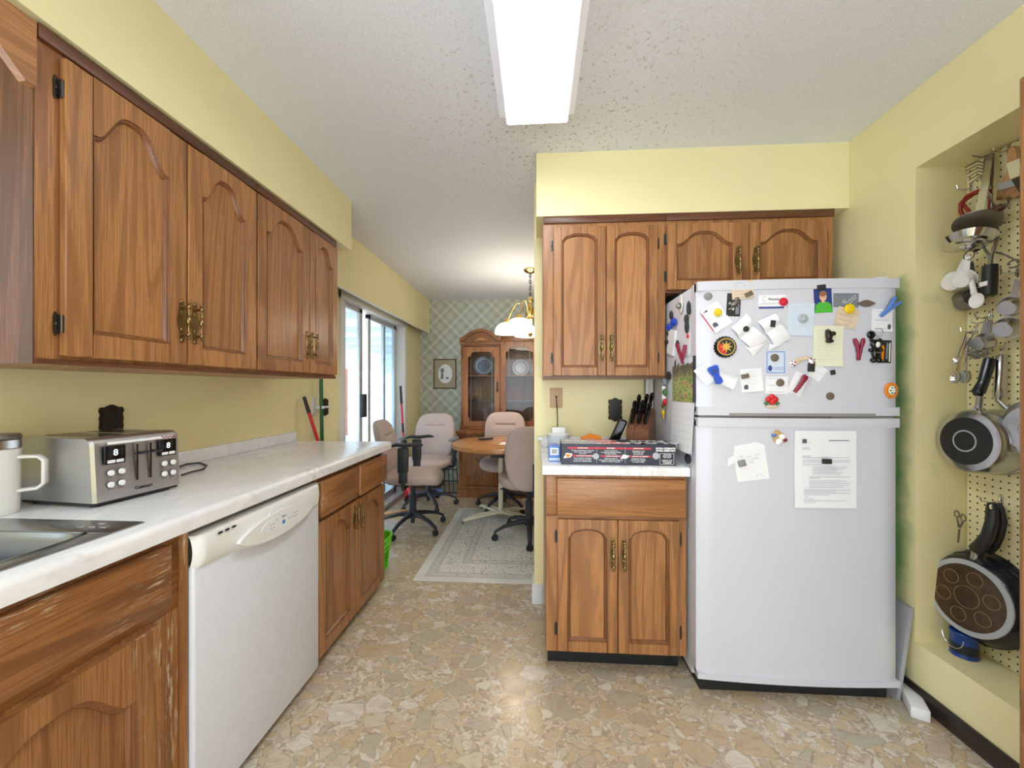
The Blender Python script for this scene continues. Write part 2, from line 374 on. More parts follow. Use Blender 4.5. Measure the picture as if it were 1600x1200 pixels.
    def mesh(s, name, mats, angle=38):
        bmesh.ops.recalc_face_normals(s.bm, faces=s.bm.faces)
        for f in s.bm.faces: f.smooth = True
        for e in s.bm.edges:
            if len(e.link_faces) == 2 and e.calc_face_angle(0) > R(angle): e.smooth = False
        me = bpy.data.meshes.new(name); s.bm.to_mesh(me); s.bm.free()
        for k in (mats if isinstance(mats, (list, tuple)) else [mats]): me.materials.append(M[k])
        return me
    def build(s, name, mats, parent=None, world=False, **kw):
        if world and parent is not None:
            rt = parent
            while rt.parent: rt = rt.parent
            s.xf((Matrix.Translation(rt.location) @ rt.rotation_euler.to_matrix().to_4x4()).inverted())
        o = bpy.data.objects.new(name, s.mesh(name, mats)); COL.objects.link(o)
        if parent is not None: o.parent = parent
        for k, v in kw.items(): o[k] = v
        return o

def thing(name, label, cat, loc=(0, 0, 0), rz=0., group=None, ry=0.):
    o = bpy.data.objects.new(name, None); COL.objects.link(o); o.empty_display_size = .05
    o.location = loc; o.rotation_euler = (0, ry, rz); o['label'] = label; o['category'] = cat
    if group: o['group'] = group
    return o
def solo(mb, name, mats, label, cat, loc=(0, 0, 0), rz=0., group=None, ry=0.):
    o = mb.build(name, mats); o.location = loc; o.rotation_euler = (0, ry, rz); o['label'] = label; o['category'] = cat
    if group: o['group'] = group
    return o
def struct(mb, name, mats): return mb.build(name, mats, kind='structure')
def inst(me, name, parent, loc=(0, 0, 0), rot=(0, 0, 0), **kw):
    o = bpy.data.objects.new(name, me); COL.objects.link(o); o.parent = parent; o.location = loc; o.rotation_euler = rot
    for k, v in kw.items(): o[k] = v
    return o
def text(s, size, mat, parent, loc, rot=(PI / 2, 0, 0), name='lettering', ext=.0002, sx=1., align='CENTER', bold=0.):
    cu = bpy.data.curves.new('t', 'FONT'); cu.body = s; cu.size = size; cu.extrude = ext; cu.align_x = align; cu.align_y = 'CENTER'; cu.resolution_u = 2; cu.offset = bold
    t = bpy.data.objects.new('t', cu); COL.objects.link(t); bpy.context.view_layer.update()
    me = bpy.data.meshes.new_from_object(t.evaluated_get(bpy.context.evaluated_depsgraph_get())); me.name = name
    bpy.data.objects.remove(t); bpy.data.curves.remove(cu)
    me.materials.clear(); me.materials.append(M[mat])
    o = bpy.data.objects.new(name, me); COL.objects.link(o); o.parent = parent; o.location = loc; o.rotation_euler = rot; o.scale = (sx, 1, 1)
    return o

# ------------------------------------------------------------------ the room
XL, XR, YB, YF, ZC = -1.57, 1.51, 2.27, 5.2, 2.44
YN = -1.9
b = MB().box(XL - .12, 2.7, YN, YF + .12, -.1, 0); struct(b, 'floor', 'floor_vinyl')
b = MB().box(XL - .12, 2.7, YN, YF + .12, ZC, ZC + .1); struct(b, 'ceiling', 'ceiling_paint')
WY0, WY1, WZ0, WZ1 = -.5, .72, 1.12, 2.02      # unseen window over the sink, added to bring in daylight
SY0, SY1, SZ1 = 3.07, 4.56, 2.01               # patio door opening
x0, x1 = XL - .12, XL
b = MB()
b.box(x0, x1, YN, WY0, 0, ZC); b.box(x0, x1, WY0, WY1, 0, WZ0); b.box(x0, x1, WY0, WY1, WZ1, ZC)
b.box(x0, x1, WY1, SY0, 0, ZC); b.box(x0, x1, SY0, SY1, SZ1, ZC); b.box(x0, x1, SY1, YF, 0, ZC)
struct(b, 'wall_left', 'wall_paint')
b = MB().box(XL - .12, 2.7, YF, YF + .12, 0, ZC); struct(b, 'wall_far', 'wallpaper')
b = MB().box(2.6, 2.72, YB, YF, 0, ZC); struct(b, 'wall_dining_right', 'wall_paint')
b = MB()   # rear wall behind the camera, unseen; wide opening added to let daylight in
b.box(XL - .12, -1.2, YN - .1, YN, 0, ZC); b.box(1.2, 2.7, YN - .1, YN, 0, ZC); b.box(-1.2, 1.2, YN - .1, YN, 2.1, ZC)
struct(b, 'wall_rear', 'wall_paint')
b = MB().box(-.012, 2.7, YB, YB + .11, 0, ZC); struct(b, 'wall_partition', 'wall_paint')
AY1, AZ0, AZ1, AD = 1.655, .235, 2.127, .19    # utensil alcove
b = MB()
b.box(XR, XR + .3, AY1, YB, 0, ZC); b.box(XR, XR + .3, YN, AY1, 0, AZ0); b.box(XR, XR + .3, YN, AY1, AZ1, ZC)
b.box(XR + AD + .01, XR + .3, YN, AY1, AZ0, AZ1); b.box(XR, XR + AD + .01, YN, .0, AZ0, AZ1)
struct(b, 'wall_right', 'wall_paint_r')
b = MB().box(XL, -1.175, YN, 2.42, 2.126, ZC); struct(b, 'wall_soffit_left', 'wall_paint')
b = MB().box(0.0, XR, 1.985, YB, 2.12, ZC); struct(b, 'wall_soffit_back', 'wall_paint')
b = MB().box(-1.455, -1.44, 2.42, YF, 2.0, ZC); struct(b, 'wall_valance', 'wall_paint')
b = MB().box(-1.456, -1.438, 2.42, YF, 1.992, 2.0); struct(b, 'trim_1', 'white_trim')
b = MB().box(-.026, .036, YB - .012, YB + .122, 0, .1, .004); b.box(-.022, .034, YB - .010, YB + .12, .1, .115, .004); struct(b, 'baseboard_partition', 'white_trim')
b = MB().box(XR - .012, XR, YN, YB, 0, .072, .003); struct(b, 'baseboard_right', 'baseboard_black')
b = MB().box(.04, 2.6, YF - .014, YF, 0, .09); struct(b, 'baseboard_far', 'white_trim')
# unseen sink window in the left wall, added so daylight reaches the room
b = MB()
for a in ((WY0, WY0 + .04, WZ0, WZ1), (WY1 - .04, WY1, WZ0, WZ1), (WY0, WY1, WZ0, WZ0 + .04), (WY0, WY1, WZ1 - .04, WZ1), (.09, .13, WZ0, WZ1)): b.box(XL - .1, XL - .04, *a)
wf = struct(b, 'unseen_window', 'white_trim')
MB().box(XL - .075, XL - .07, WY0 + .04, WY1 - .04, WZ0 + .04, WZ1 - .04).build('pane', 'pane_glass', wf)

# patio sliding door
b = MB()
b.box(XL - .12, XL + .02, SY0 - .05, SY0 + .02, 0, SZ1 + .03, .003); b.box(XL - .12, XL + .02, SY1 - .03, SY1 + .045, 0, SZ1 + .03, .003)
b.box(XL - .12, XL + .022, SY0 - .05, SY1 + .045, SZ1 - .035, SZ1 + .04, .003); b.box(XL - .12, XL + .02, SY0, SY1, 0, .045, .003)
door = struct(b, 'door_1', 'white_trim')
def yat(px, X): return U(px, HZ, X=X).y
def sash(name, X, ya, yb_, st=.045, handle=False):
    b = MB(); z0, z1 = .05, SZ1 - .04
    b.box(X - .015, X + .015, ya, ya + st, z0, z1, .002); b.box(X - .015, X + .015, yb_ - st, yb_, z0, z1, .002)
    b.box(X - .015, X + .015, ya, yb_, z0, z0 + .07, .002); b.box(X - .015, X + .015, ya, yb_, z1 - .04, z1, .002)
    o = b.build(name, 'alu', door)
    MB().box(X - .003, X + .003, ya + st, yb_ - st, z0 + .07, z1 - .04).build('pane', 'pane_glass', o)
    return o
s1 = sash('door_panel', XL - .03, SY0 + .03, yat(564, XL - .03), .055)
s2 = sash('door_panel', XL - .075, yat(573, XL - .075), SY1 - .1, .055)
s3 = sash('screen_panel', XL - .105, yat(598, XL - .1), SY1 - .035, .05)
hy = yat(568, XL)
MB().box(XL - .012, XL + .03, hy - .055, hy + .01, .99, 1.2, .006).build('handle', 'black_plastic', s1)

# outside the patio door: slab, covered roof, pale neighbouring wall
b = MB().box(-9.5, XL - .12, 1., 22., -.12, -.02); struct(b, 'ground_patio', 'patio')
pr = thing('patio_cover', 'pale blue patio roof cover seen through the sliding door', 'roof', (-3.2, 5., 0))
MB().box(-4.6, XL - .14, 1.2, 12.6, 2.35, 2.40).build('roof_panel', 'siding_white', pr, True)
for i in range(9): MB().box(-4.6, XL - .14, 1.4 + i * 1.35, 1.46 + i * 1.35, 2.25, 2.35).build('rafter', 'siding_white', pr, True)
MB().box(-4.7, -4.6, 1.2, 12.6, 1.75, 2.4).build('fascia', 'siding_blue', pr, True)
for y in (1.3, 6.6, 12.4): MB().box(-4.7, -4.6, y, y + .1, -.02, 1.75).build('post', 'siding_white', pr, True)
fn = thing('garden_wall', 'tall pale siding wall beyond the patio, seen through the door glass', 'wall', (-6.2, 5, 0))
MB().box(-6.3, -6.2, .8, 20., -.02, 1.9).build('panel', 'siding_white', fn, True)
b = MB()
for i in range(16): b.box(-6.2, -6.17, .9 + i * 1.2, .98 + i * 1.2, -.02, 1.92)
b.build('batten', 'siding_blue', fn, True)
b = MB().box(-5.6, -5.2, 10.1, 10.5, -.02, 2.1, .01); solo(b, 'brick_pillar', 'brick', 'reddish brick pillar on the patio, faint through the glass', 'pillar')

# ------------------------------------------------------------------ ceiling lamp
L = thing('ceiling_light', 'long rectangular fluorescent ceiling light glowing white in a pale frame', 'ceiling light', (0, 1.0, ZC))
MB().box(-.158, .160, -.64, .665, -.035, 0, .004).build('frame', 'lens_side', L)
b = MB()
for p_ in ((-.124, -.116), (.122, .130)): b.box(p_[0], p_[1], -.62, .625, -.095, -.035, .002)
b.box(-.124, .130, .615, .625, -.095, -.035, .002); b.box(-.124, .130, -.62, -.61, -.095, -.035, .002); b.build('lens_rim', 'lens_side', L)
MB().box(-.116, .122, -.61, .615, -.100, -.040).build('diffuser', 'diffuser', L)

# ------------------------------------------------------------------ cabinets
def arch_loop(x0, x1, z0, z1, rise, kind, n=28):
    """closed loop, counter-clockwise from front; arch springs at z1-rise"""
    zs = z1 - rise; pts = [(x0, z0), (x1, z0)]
    for i in range(n + 1):
        u = i / n; x = x1 + (x0 - x1) * u; t = abs(2 * u - 1)
        if kind == 'eyebrow': h = 0. if t > .93 else math.sqrt(max(0, 1 - (t / .93) ** 2)) * .9 + .1
        elif kind == 'flat': h = 0.
        else:
            tt = t / .92; h = 0. if tt >= 1 else .5 * (1 + math.cos(PI * tt ** 1.55))
        if kind == 'eyebrow' and t <= .93: h = max(h, .1)
        pts.append((x, zs + rise * h))
    return pts
def inset(pts, d):
    n = len(pts); out = []
    for i in range(n):
        p, q, r_ = Vector(pts[i - 1]), Vector(pts[i]), Vector(pts[(i + 1) % n])
        a = (q - p); c = (r_ - q)
        if a.length < 1e-9: a = c
        if c.length < 1e-9: c = a
        a.normalize(); c.normalize()
        na, nc = Vector((-a.y, a.x)), Vector((-c.y, c.x)); m_ = na + nc
        m_ = m_.normalized() if m_.length > 1e-6 else na
        k = 1 / max(.5, m_.dot(na)); out.append(tuple(q + m_ * d * k))
    return out

_h = {}
def handle_mesh():
    if 'h' not in _h:
        b = MB(); out = []
        n = 40
        for i in range(n):   # scalloped back plate
            a = 2 * PI * i / n; z = .066 * math.sin(a); x = (.0095 + .0022 * math.cos(6 * a) + .002 * math.cos(2 * a)) * math.cos(a)
            out.append((x, z))
        b.prism(out, 'y', -.003, 0)
        for s_ in (-1, 1):
            b.cyl((0, 0, s_ * .042), (0, -.024, s_ * .042), .0045, .0038, 12); b.ell((0, -.003, s_ * .058), .006, .004, .006, 8); b.ell((0, -.003, s_ * .026), .005, .003, .005, 8)
        prof = [(0, -.058), (.004, -.056), (.0055, -.052), (.003, -.048), (.006, -.044), (.006, -.039), (.003, -.035), (.0042, -.028), (.003, -.02), (.005, -.016), (.003, -.012), (.0062, -.006), (.0072, 0), (.0062, .006), (.003, .012), (.005, .016), (.003, .02), (.0042, .028), (.003, .035), (.006, .039), (.006, .044), (.003, .048), (.0055, .052), (.004, .056), (0, .058)]
        b.lathe(prof, (0, -.026, 0), (0, 0, 1), 12)
        b.xf(Matrix.Diagonal((1.25, 1.05, 1.1, 1))); _h['h'] = b.mesh('handle', 'antique_brass')
    return _h['h']
def hinge_mesh():
    if 'g' not in _h:
        b = MB()
        b.prism([(-.012, -.020), (-.009, -.030), (-.004, -.026), (0, -.022), (0, .022), (-.004, .026), (-.009, .030), (-.012, .020)], 'y', -.0025, 0)
        b.cyl((0, -.010, -.022), (0, -.010, .022), .0048, seg=12); b.box(-.004, .002, -.012, 0, -.02, .02); b.ell((-.007, -.003, 0), .003, .003, .004, 6)
        _h['g'] = b.mesh('hinge', 'dark_brass')
    return _h['g']

def make_door(root, x0, x1, z0, z1, kind='cathedral', rise=.05, stile=.05, handle=None, hinge=None, hz=None, hinges=(.14, .14), mats=('oak', 'oak'), t=.02, y=0., name='door', label=None):
    """frame-and-panel door whose back lies on y; front at y-t"""
    yf = y - t; xi0, xi1 = x0 + stile, x1 - stile; zi0, zi1 = z0 + stile * 1.02, z1 - stile * .85
    loop = arch_loop(xi0, xi1, zi0, zi1, rise, kind)
    b = MB()
    b.box(x0, xi0, yf, y, z0, z1, .003, 1); b.box(xi1, x1, yf, y, z0, z1, .003, 1)
    b.box(xi0, xi1, yf, y, z0, zi0, .002, 1)
    b.prism([(xi0, z1), (xi1, z1)] + loop[2:], 'y', yf, y)
    prof = [(-.0005, 0.), (.001, -.0002), (.003, .005), (.0065, .0055), (.009, .0095), (.012, .0155), (.015, .0145)]
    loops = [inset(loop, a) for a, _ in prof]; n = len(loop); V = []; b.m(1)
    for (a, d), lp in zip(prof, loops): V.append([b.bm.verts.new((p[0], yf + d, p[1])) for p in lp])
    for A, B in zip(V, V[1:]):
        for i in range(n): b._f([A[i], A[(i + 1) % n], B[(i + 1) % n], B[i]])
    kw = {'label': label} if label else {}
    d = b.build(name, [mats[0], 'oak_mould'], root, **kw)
    MB().prism(inset(loop, .012), 'y', yf + .0145, yf + .0185).build('panel', mats[1], d)
    if handle is not None:
        hx = (x0 + .022) if handle < 0 else (x1 - .022)
        inst(handle_mesh(), 'handle', d, (hx, yf, hz if hz is not None else (z0 + z1) / 2))
    if hinge is not None:
        hx = x0 - .001 if hinge < 0 else x1 + .001
        for k, zz in enumerate((z1 - hinges[0], z0 + hinges[1])):
            inst(hinge_mesh(), 'hinge', d, (hx, y - .001, zz), (0, 0, 0 if hinge < 0 else PI) if hinge < 0 else (0, PI, 0))
    return d

def cabinet(name, label, cat, loc, rz, W, D, z0, z1, body='oak', toe=None, crown=False, group=None):
    r_ = thing(name, label, cat, (loc[0], loc[1], z0), rz, group)
    b = MB(); t0 = z0 if not toe else toe[0]
    b.box(0, W, 0, D, t0 - z0, z1 - z0, .002, 1); b.build('body', body, r_)
    if toe: MB().box(.01, W - .01, toe[1], D, 0, t0 - z0).build('toe_kick', 'toe_black', r_)
    if crown:
        MB().box(0, W, -.012, 0, z1 - z0 - .035, z1 - z0, .003).build('top_moulding', 'oak_edge', r_)
        MB().box(0, W, -.004, 0, 0, .014).build('bottom_rail', 'oak_edge', r_)
    return r_

# left wall cupboards, all facing +X (local x runs to the far end)
LF = -1.195
c1 = cabinet('wall_cabinet', 'oak wall cabinet nearest the camera above the toaster, two wide cathedral-arched doors', 'cabinet', (LF, .858), PI / 2, .722, .373, 1.305, 2.12, crown=True)
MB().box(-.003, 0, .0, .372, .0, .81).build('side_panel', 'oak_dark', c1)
zz = 1.305
make_door(c1, .048, .388, 1.327 - zz, 2.075 - zz, rise=.10, stile=.062, handle=1, hinge=-1, hz=1.47 - zz, hinges=(.08, .08))
make_door(c1, .394, .716, 1.327 - zz, 2.075 - zz, rise=.10, stile=.058, handle=-1, hinge=None, hz=1.47 - zz)
c2 = cabinet('wall_cabinet', 'oak wall cabinet nearest the patio door on the left wall, two narrow arched doors', 'cabinet', (LF, 1.5805), PI / 2, .672, .373, 1.305, 2.12, crown=True)
make_door(c2, .004, .376, 1.327 - zz, 2.075 - zz, rise=.09, stile=.055, handle=1, hinge=-1, hz=1.47 - zz, hinges=(.08, .08))
make_door(c2, .382, .664, 1.327 - zz, 2.075 - zz, rise=.09, stile=.052, handle=-1, hinge=None, hz=1.47 - zz)
# arched board across the unseen sink window
b = MB(); pts = [(-1.0, .81), (-.0005, .81), (-.0005, .655)]
for i in range(21):
    u = i / 20; pts.append((-.02 - .96 * u, .655 + .14 * math.sin(PI * u) ** .55))
pts.append((-1.0, .655)); b.prism(pts, 'y', 0, .02)
av = solo(b, 'arched_valance', 'oak_x', 'arched oak board spanning the top left corner beside the near wall cabinet', 'valance', (LF + .012, .855, 1.305), PI / 2)

# base units, left
BF = -.97
k1 = cabinet('sink_cabinet', 'worn scratched oak sink base cabinet under the steel sink', 'cabinet', (BF, -.02), PI / 2, 1.022, .58, 0, .655, body='oak_wear_z', toe=(.05, .05))
b = MB(); b.box(0, 1.022, 0, .02, .655, .857, .002); b.build('face_frame', 'oak_wear', k1)
b = MB(); b.box(.0, .984, -.02, 0, .683, .838, .004); b.build('false_drawer_front', 'oak_wear', k1)
make_door(k1, .05, .505, .06, .648, rise=.09, stile=.065, handle=1, mats=('oak_wear_z', 'oak_wear_z'))
make_door(k1, .515, .955, .06, .648, rise=.09, stile=.065, handle=-1, hinge=1, mats=('oak_wear_z', 'oak_wear_z'), hinges=(.09, .09))
k2 = cabinet('base_cabinet', 'oak base cabinet between the dishwasher and the green basket, two doors below two drawers', 'cabinet', (BF, 1.653), PI / 2, .742, .58, 0, .857, body='oak_wear_z', toe=(.045, .04))
MB().box(.01, .352, -.032, 0, .677, .838, .004).build('drawer', 'oak_wear_x', k2)
MB().box(.368, .735, -.040, 0, .677, .838, .004).build('drawer', 'oak_wear_x', k2)
make_door(k2, .006, .354, .055, .655, rise=.07, stile=.055, handle=1, hinge=-1, hz=.57, hinges=(.1, .1))
make_door(k2, .360, .738, .055, .655, rise=.07, stile=.055, handle=-1, hinge=None, hz=.57)

# right of the doorway
c3 = cabinet('wall_cabinet', 'tall double-door oak wall cabinet with round-arched panels above the foil box', 'cabinet', (.037, 2.0), 0, .608, .268, 1.297, 2.12, crown=True)
z_ = 1.297
MB().box(-.003, 0, 0, .268, 0, .81).build('side_panel', 'oak', c3)
make_door(c3, .048, .311, .014, .766, 'eyebrow', .035, .042, handle=1, hinge=-1, hz=.155, hinges=(.09, .09))
make_door(c3, .314, .565, .014, .766, 'eyebrow', .035, .042, handle=-1, hinge=1, hz=.155, hinges=(.09, .09))
c4 = cabinet('wall_cabinet', 'short oak wall cabinet over the refrigerator with two wide arched doors', 'cabinet', (.646, 2.0), 0, .80, .268, 1.725, 2.12, crown=True)
make_door(c4, .004, .362, .012, .338, 'cathedral', .06, .045, handle=1, hinge=-1, hz=.15, hinges=(.07, .07))
make_door(c4, .402, .762, .012, .338, 'cathedral', .06, .045, handle=-1, hinge=1, hz=.15, hinges=(.07, .07))
k3 = cabinet('base_cabinet', 'oak base cabinet left of the refrigerator, wide drawer over two arched doors', 'cabinet', (.042, 1.72), 0, .602, .545, 0, .868, toe=(.095, .075))
MB().box(.047, .592, -.022, 0, .697, .858, .005).build('drawer', 'oak_x', k3)
b = MB(); b.box(.0, .047, -.008, 0, .69, .868, .002); b.box(.592, .602, -.008, 0, .69, .868, .002); b.box(0, .602, -.003, 0, .68, .697); b.build('face_frame', 'oak_x', k3)
make_door(k3, .05, .3065, .108, .680, 'eyebrow', .04, .045, handle=1, hinge=-1, hz=.535, hinges=(.08, .09))
make_door(k3, .3095, .568, .108, .680, 'eyebrow', .04, .045, handle=-1, hinge=1, hz=.535, hinges=(.08, .09))

# pantry cupboard cut by the right edge of the photo
pc = thing('pantry_cabinet', 'tall oak pantry cabinet edge at the far right beside the pegboard', 'cabinet', (1.36, 1.19, .0), -PI / 2)
MB().box(0, .9, 0, .149, .1, 2.12, .003, 1).build('body', 'oak', pc); MB().box(.01, .9, .05, .149, 0, .1).build('toe_kick', 'toe_black', pc)
make_door(pc, .02, .45, .29, 2.1, 'cathedral', .08, .06, hinge=-1, hinges=(.2, .09))
make_door(pc, .46, .88, .29, 2.1, 'cathedral', .08, .06, hinge=1, hinges=(.2, .09))

# worktops
def nosed(x_front, x_back, y0, y1, zt, zb, r=.016):
    # section in (X,z), front toward +X
    pts = [(x_back, zb), (x_front - .002, zb)]
    for i in range(7):
        a = -PI / 2 + PI * i / 6 if False else (PI / 2) * i / 6
        pts.append((x_front - r + r * math.cos(a), zt - r + r * math.sin(a)))
    pts += [(x_back, zt)]
    return pts
ZT = .907
wt = thing('worktop', 'long white marble-look laminate worktop along the left wall with sink and toaster', 'worktop', (-1.25, .5, .86))
b = MB()
SX0, SX1, SK0, SK1 = -1.45, -1.03, .10, .88
b.prism(nosed(-.928, -1.025, YN, 2.455, ZT, .862), 'y', YN, 2.455)
b.box(XL, -1.0255, SK1, 2.455, .868, ZT); b.box(XL, -1.0255, YN, SK0, .868, ZT); b.box(XL, SX0, SK0, SK1, .868, ZT)
b.build('top', 'laminate', wt, True)
MB().box(XL, XL + .02, YN, 2.44, ZT, ZT + .062, .005).build('backsplash', 'laminate', wt, True)
wt2 = thing('worktop', 'short white marble-look laminate worktop under the foil box beside the refrigerator', 'worktop', (.33, 2.0, .87))
pts = [(2.268, .872), (1.702, .872)] + [(1.70 + .016 - .016 * math.cos(PI / 2 * i / 6), .91 - .016 + .016 * math.sin(PI / 2 * i / 6)) for i in range(7)] + [(2.268, .91)]
b = MB().prism(pts, 'x', .026, .652); b.build('top', 'laminate', wt2, True)
b = MB().box(.026, .652, 2.248, 2.268, .91, .972, .005); b.box(.004, .04, 2.20, 2.268, .955, .973, .006); b.build('backsplash', 'laminate', wt2, True)

# ------------------------------------------------------------------ sink
sk = thing('kitchen_sink', 'stainless steel kitchen sink set in the left worktop at the lower left', 'sink', (-1.23, .5, ZT))
b = MB(); zr = ZT + .004
b.box(-1.47, -.985, .845, .925, ZT, zr, .0015); b.box(-1.47, -.985, .07, .13, ZT, zr, .0015)
b.box(-1.47, -1.42, .13, .845, ZT, zr, .0015); b.box(-1.035, -.985, .13, .845, ZT, zr, .0015)
b.build('rim', 'sink_steel', sk, True)
b = MB()
def bas(u, v):
    # v: 0 rim .. 1 bottom centre ; u around
    a = 2 * PI * u; e = .22
    cx, cy = math.cos(a), math.sin(a); sx = math.copysign(abs(cx) ** e, cx); sy = math.copysign(abs(cy) ** e, cy)
    steps = [(1.045, .0), (1.0, -.004), (.975, -.02), (.955, -.14), (.9, -.165), (.0, -.17)]
    k = v * (len(steps) - 1); i = min(int(k), len(steps) - 2); f = k - i
    s_ = steps[i][0] * (1 - f) + steps[i + 1][0] * f; h = steps[i][1] * (1 - f) + steps[i + 1][1] * f
    return Vector((-1.2275 + .1925 * s_ * sx, .4875 + .3575 * s_ * sy, zr + .0005 + h))
b.grid(bas, 64, 10); b.build('basin', 'sink_steel', sk, True)
b = MB()
for i, (dx, dy) in enumerate(((0, 0), (.03, .0), (.06, 0), (.03, .022))): b.box(-1.11 + dx, -1.09 + dx, .875 + dy, .883 + dy, zr, zr + .0015, .0007)
b.build('rim_emboss', 'chrome', sk, True)

# ------------------------------------------------------------------ dishwasher
dw = thing('dishwasher', 'white built-in dishwasher with cream control band under the left worktop', 'dishwasher', (-.955, 1.018, 0), PI / 2)
W = .627
MB().box(.006, W - .006, .02, .56, .02, .85).build('body', 'gasket', dw)
MB().box(.002, W - .002, -.012, .02, .035, .752, .008, 3).build('door', 'white_enamel', dw)
b = MB()
def band_(u, v):   # curved control band with the drooping lower edge
    x = .002 + (W - .004) * u; lo = .742 - .035 * math.sin(PI * min(1, max(0, (u - .12) / .8))) ** 2 * 1. ; z = lo + (.838 - lo) * v
    y = -.018 - .010 * math.sin(PI * v) * (1 - .5 * u) - .006 * math.sin(PI * min(1, max(0, (u - .2) / .7))) * (1 - v)
    e = min(u, 1 - u) * W; y += .02 * max(0, 1 - e / .02) ** 2
    if v == 0 or v == 1: y += .006
    return Vector((x, y, z))
b.grid(band_, 60, 12); b.grid(lambda u, v: Vector((.002 + (W - .004) * u, -.018 + .03 * v, .838)), 10, 2)
cp = b.build('control_band', 'cream_plastic', dw)
def lens(xc, zc, a, h, y, mat, name, par, tilt=0., th=.004, pw=1.3):
    pts = []
    for i in range(48):
        t = 2 * PI * i / 48; x = a * math.cos(t); z = h * math.copysign(abs(math.sin(t)) ** pw, math.sin(t))
        pts.append((xc + x, zc + z + tilt * x))
    return MB().prism(pts, 'y', y - th, y).build(name, mat, par)
lens(.335, .765, .20, .044, -.028, 'cream_plastic', 'handle_grip', cp, .0, .012, 1.5)
lens(.345, .770, .115, .026, -.040, 'panel_white', 'control_panel', cp, .0, .0015, .8)
lens(.33, .807, .05, .011, -.026, 'cream_plastic', 'latch_button', cp, .0, .008, .8)
b = MB()
for i in range(3): b.ell((.075 + i * .026, -.0275, .822), .010, .003, .0035, 6)
b.build('vent_slots', 'black_gloss', cp)
b = MB()
for i, (x, z) in enumerate(((.27, .772), (.27, .76), (.285, .772), (.285, .76), (.37, .765), (.385, .765), (.40, .775), (.40, .763), (.415, .775), (.415, .763), (.30, .780))): b.box(x, x + .009, -.0421, -.0415, z, z + .004)
b.build('panel_marks', 'ink_soft', cp); MB().box(.335, .35, -.0421, -.0415, .757, .771, .002).build('start_button', 'light_blue', cp)
text('Beko', .012, 'ink', cp, (.345, -.0418, .785))
MB().box(.01, W - .01, .045, .06, .0, .035).build('toe_kick', 'toe_black', dw)
st = MB().box(-.0145, -.002, -.0, .5, .0, .857, .001); st.build('filler_strip', 'oak_wear_z', dw)

# ------------------------------------------------------------------ refrigerator
FX0, FX1, FY = .655, 1.43, 1.635
fg = thing('refrigerator', 'tall white top-freezer refrigerator covered with magnets and notes', 'refrigerator', (0, 0, 0))
FZ = 1.683
def bulge(x):
    t = (x - (FX0 + FX1) / 2) / ((FX1 - FX0) / 2); return FY - .016 * (1 - t * t)
b = MB().box(FX0 + .004, FX1 - .004, FY + .07, YB - .015, .035, FZ - .004, .006); b.build('cabinet_shell', 'fridge_side', fg)
def fdoor(z0, z1, name):
    b = MB(); n = 24; pts = []
    for i in range(n + 1):
        x = FX0 + (FX1 - FX0) * i / n; y = bulge(x)
        e = min(x - FX0, FX1 - x); y += .014 * max(0, 1 - e / .014) ** 2
        pts.append((x, y))
    pts += [(FX1, FY + .062), (FX0, FY + .062)]
    b.prism(pts, 'z', z0, z1)
    return b.build(name, 'fridge_white', fg)
d1 = fdoor(1.150, FZ - .004, 'freezer_door'); d2 = fdoor(.078, 1.118, 'fridge_door')
def strip(z0, z1, name, par, off=.004, x0=FX0, x1=FX1, mat='fridge_white'):
    b = MB(); n = 24
    pts = [(x0 + (x1 - x0) * i / n, bulge(x0 + (x1 - x0) * i / n) - off) for i in range(n + 1)] + [(x1, FY + .03), (x0, FY + .03)]
    b.prism(pts, 'z', z0, z1); b.build(name, mat, par)
strip(FZ - .040, FZ - .002, 'top_trim', d1); strip(1.138, 1.172, 'lower_trim', d1); strip(1.092, 1.128, 'upper_trim', d2); strip(.068, .092, 'bottom_trim', d2, .006)
MB().box(FX0 + .01, FX1 - .01, FY + .01, FY + .1, 1.10, 1.16).build('door_gasket', 'gasket', fg)
b = MB()
pts = [(FX0 + .12 + (.56) * i / 20, bulge(FX0 + .12 + .56 * i / 20) - .0046) for i in range(21)] + [(FX0 + .68, FY + .01), (FX0 + .12, FY + .01)]
b.prism(pts, 'z', 1.1365, 1.148); b.build('finger_recess', 'gasket', d1)
MB().box(FX0 + .02, FX1 - .02, FY + .03, YB - .1, .0, .07).build('plinth', 'black_plastic', fg)
MB().box(FX0 + .52, FX1 - .02, FY + .0, FY + .03, 1.122, 1.136, .003).build('hinge_plate', 'gasket', fg)
MB().box(FX1 - .07, FX1 - .02, FY + .02, FY + .08, FZ - .004, FZ + .012, .003).build('hinge_cover', 'white_trim', fg)

# ================================================================== DINING AREA
rg = MB().box(-.82, .82, -.77, .77, 0, .009, .003); solo(rg, 'area_rug', 'rug_pile', 'pale grey-green area rug with faint scrollwork under the round table', 'rug', (.02, 3.255, .0005))

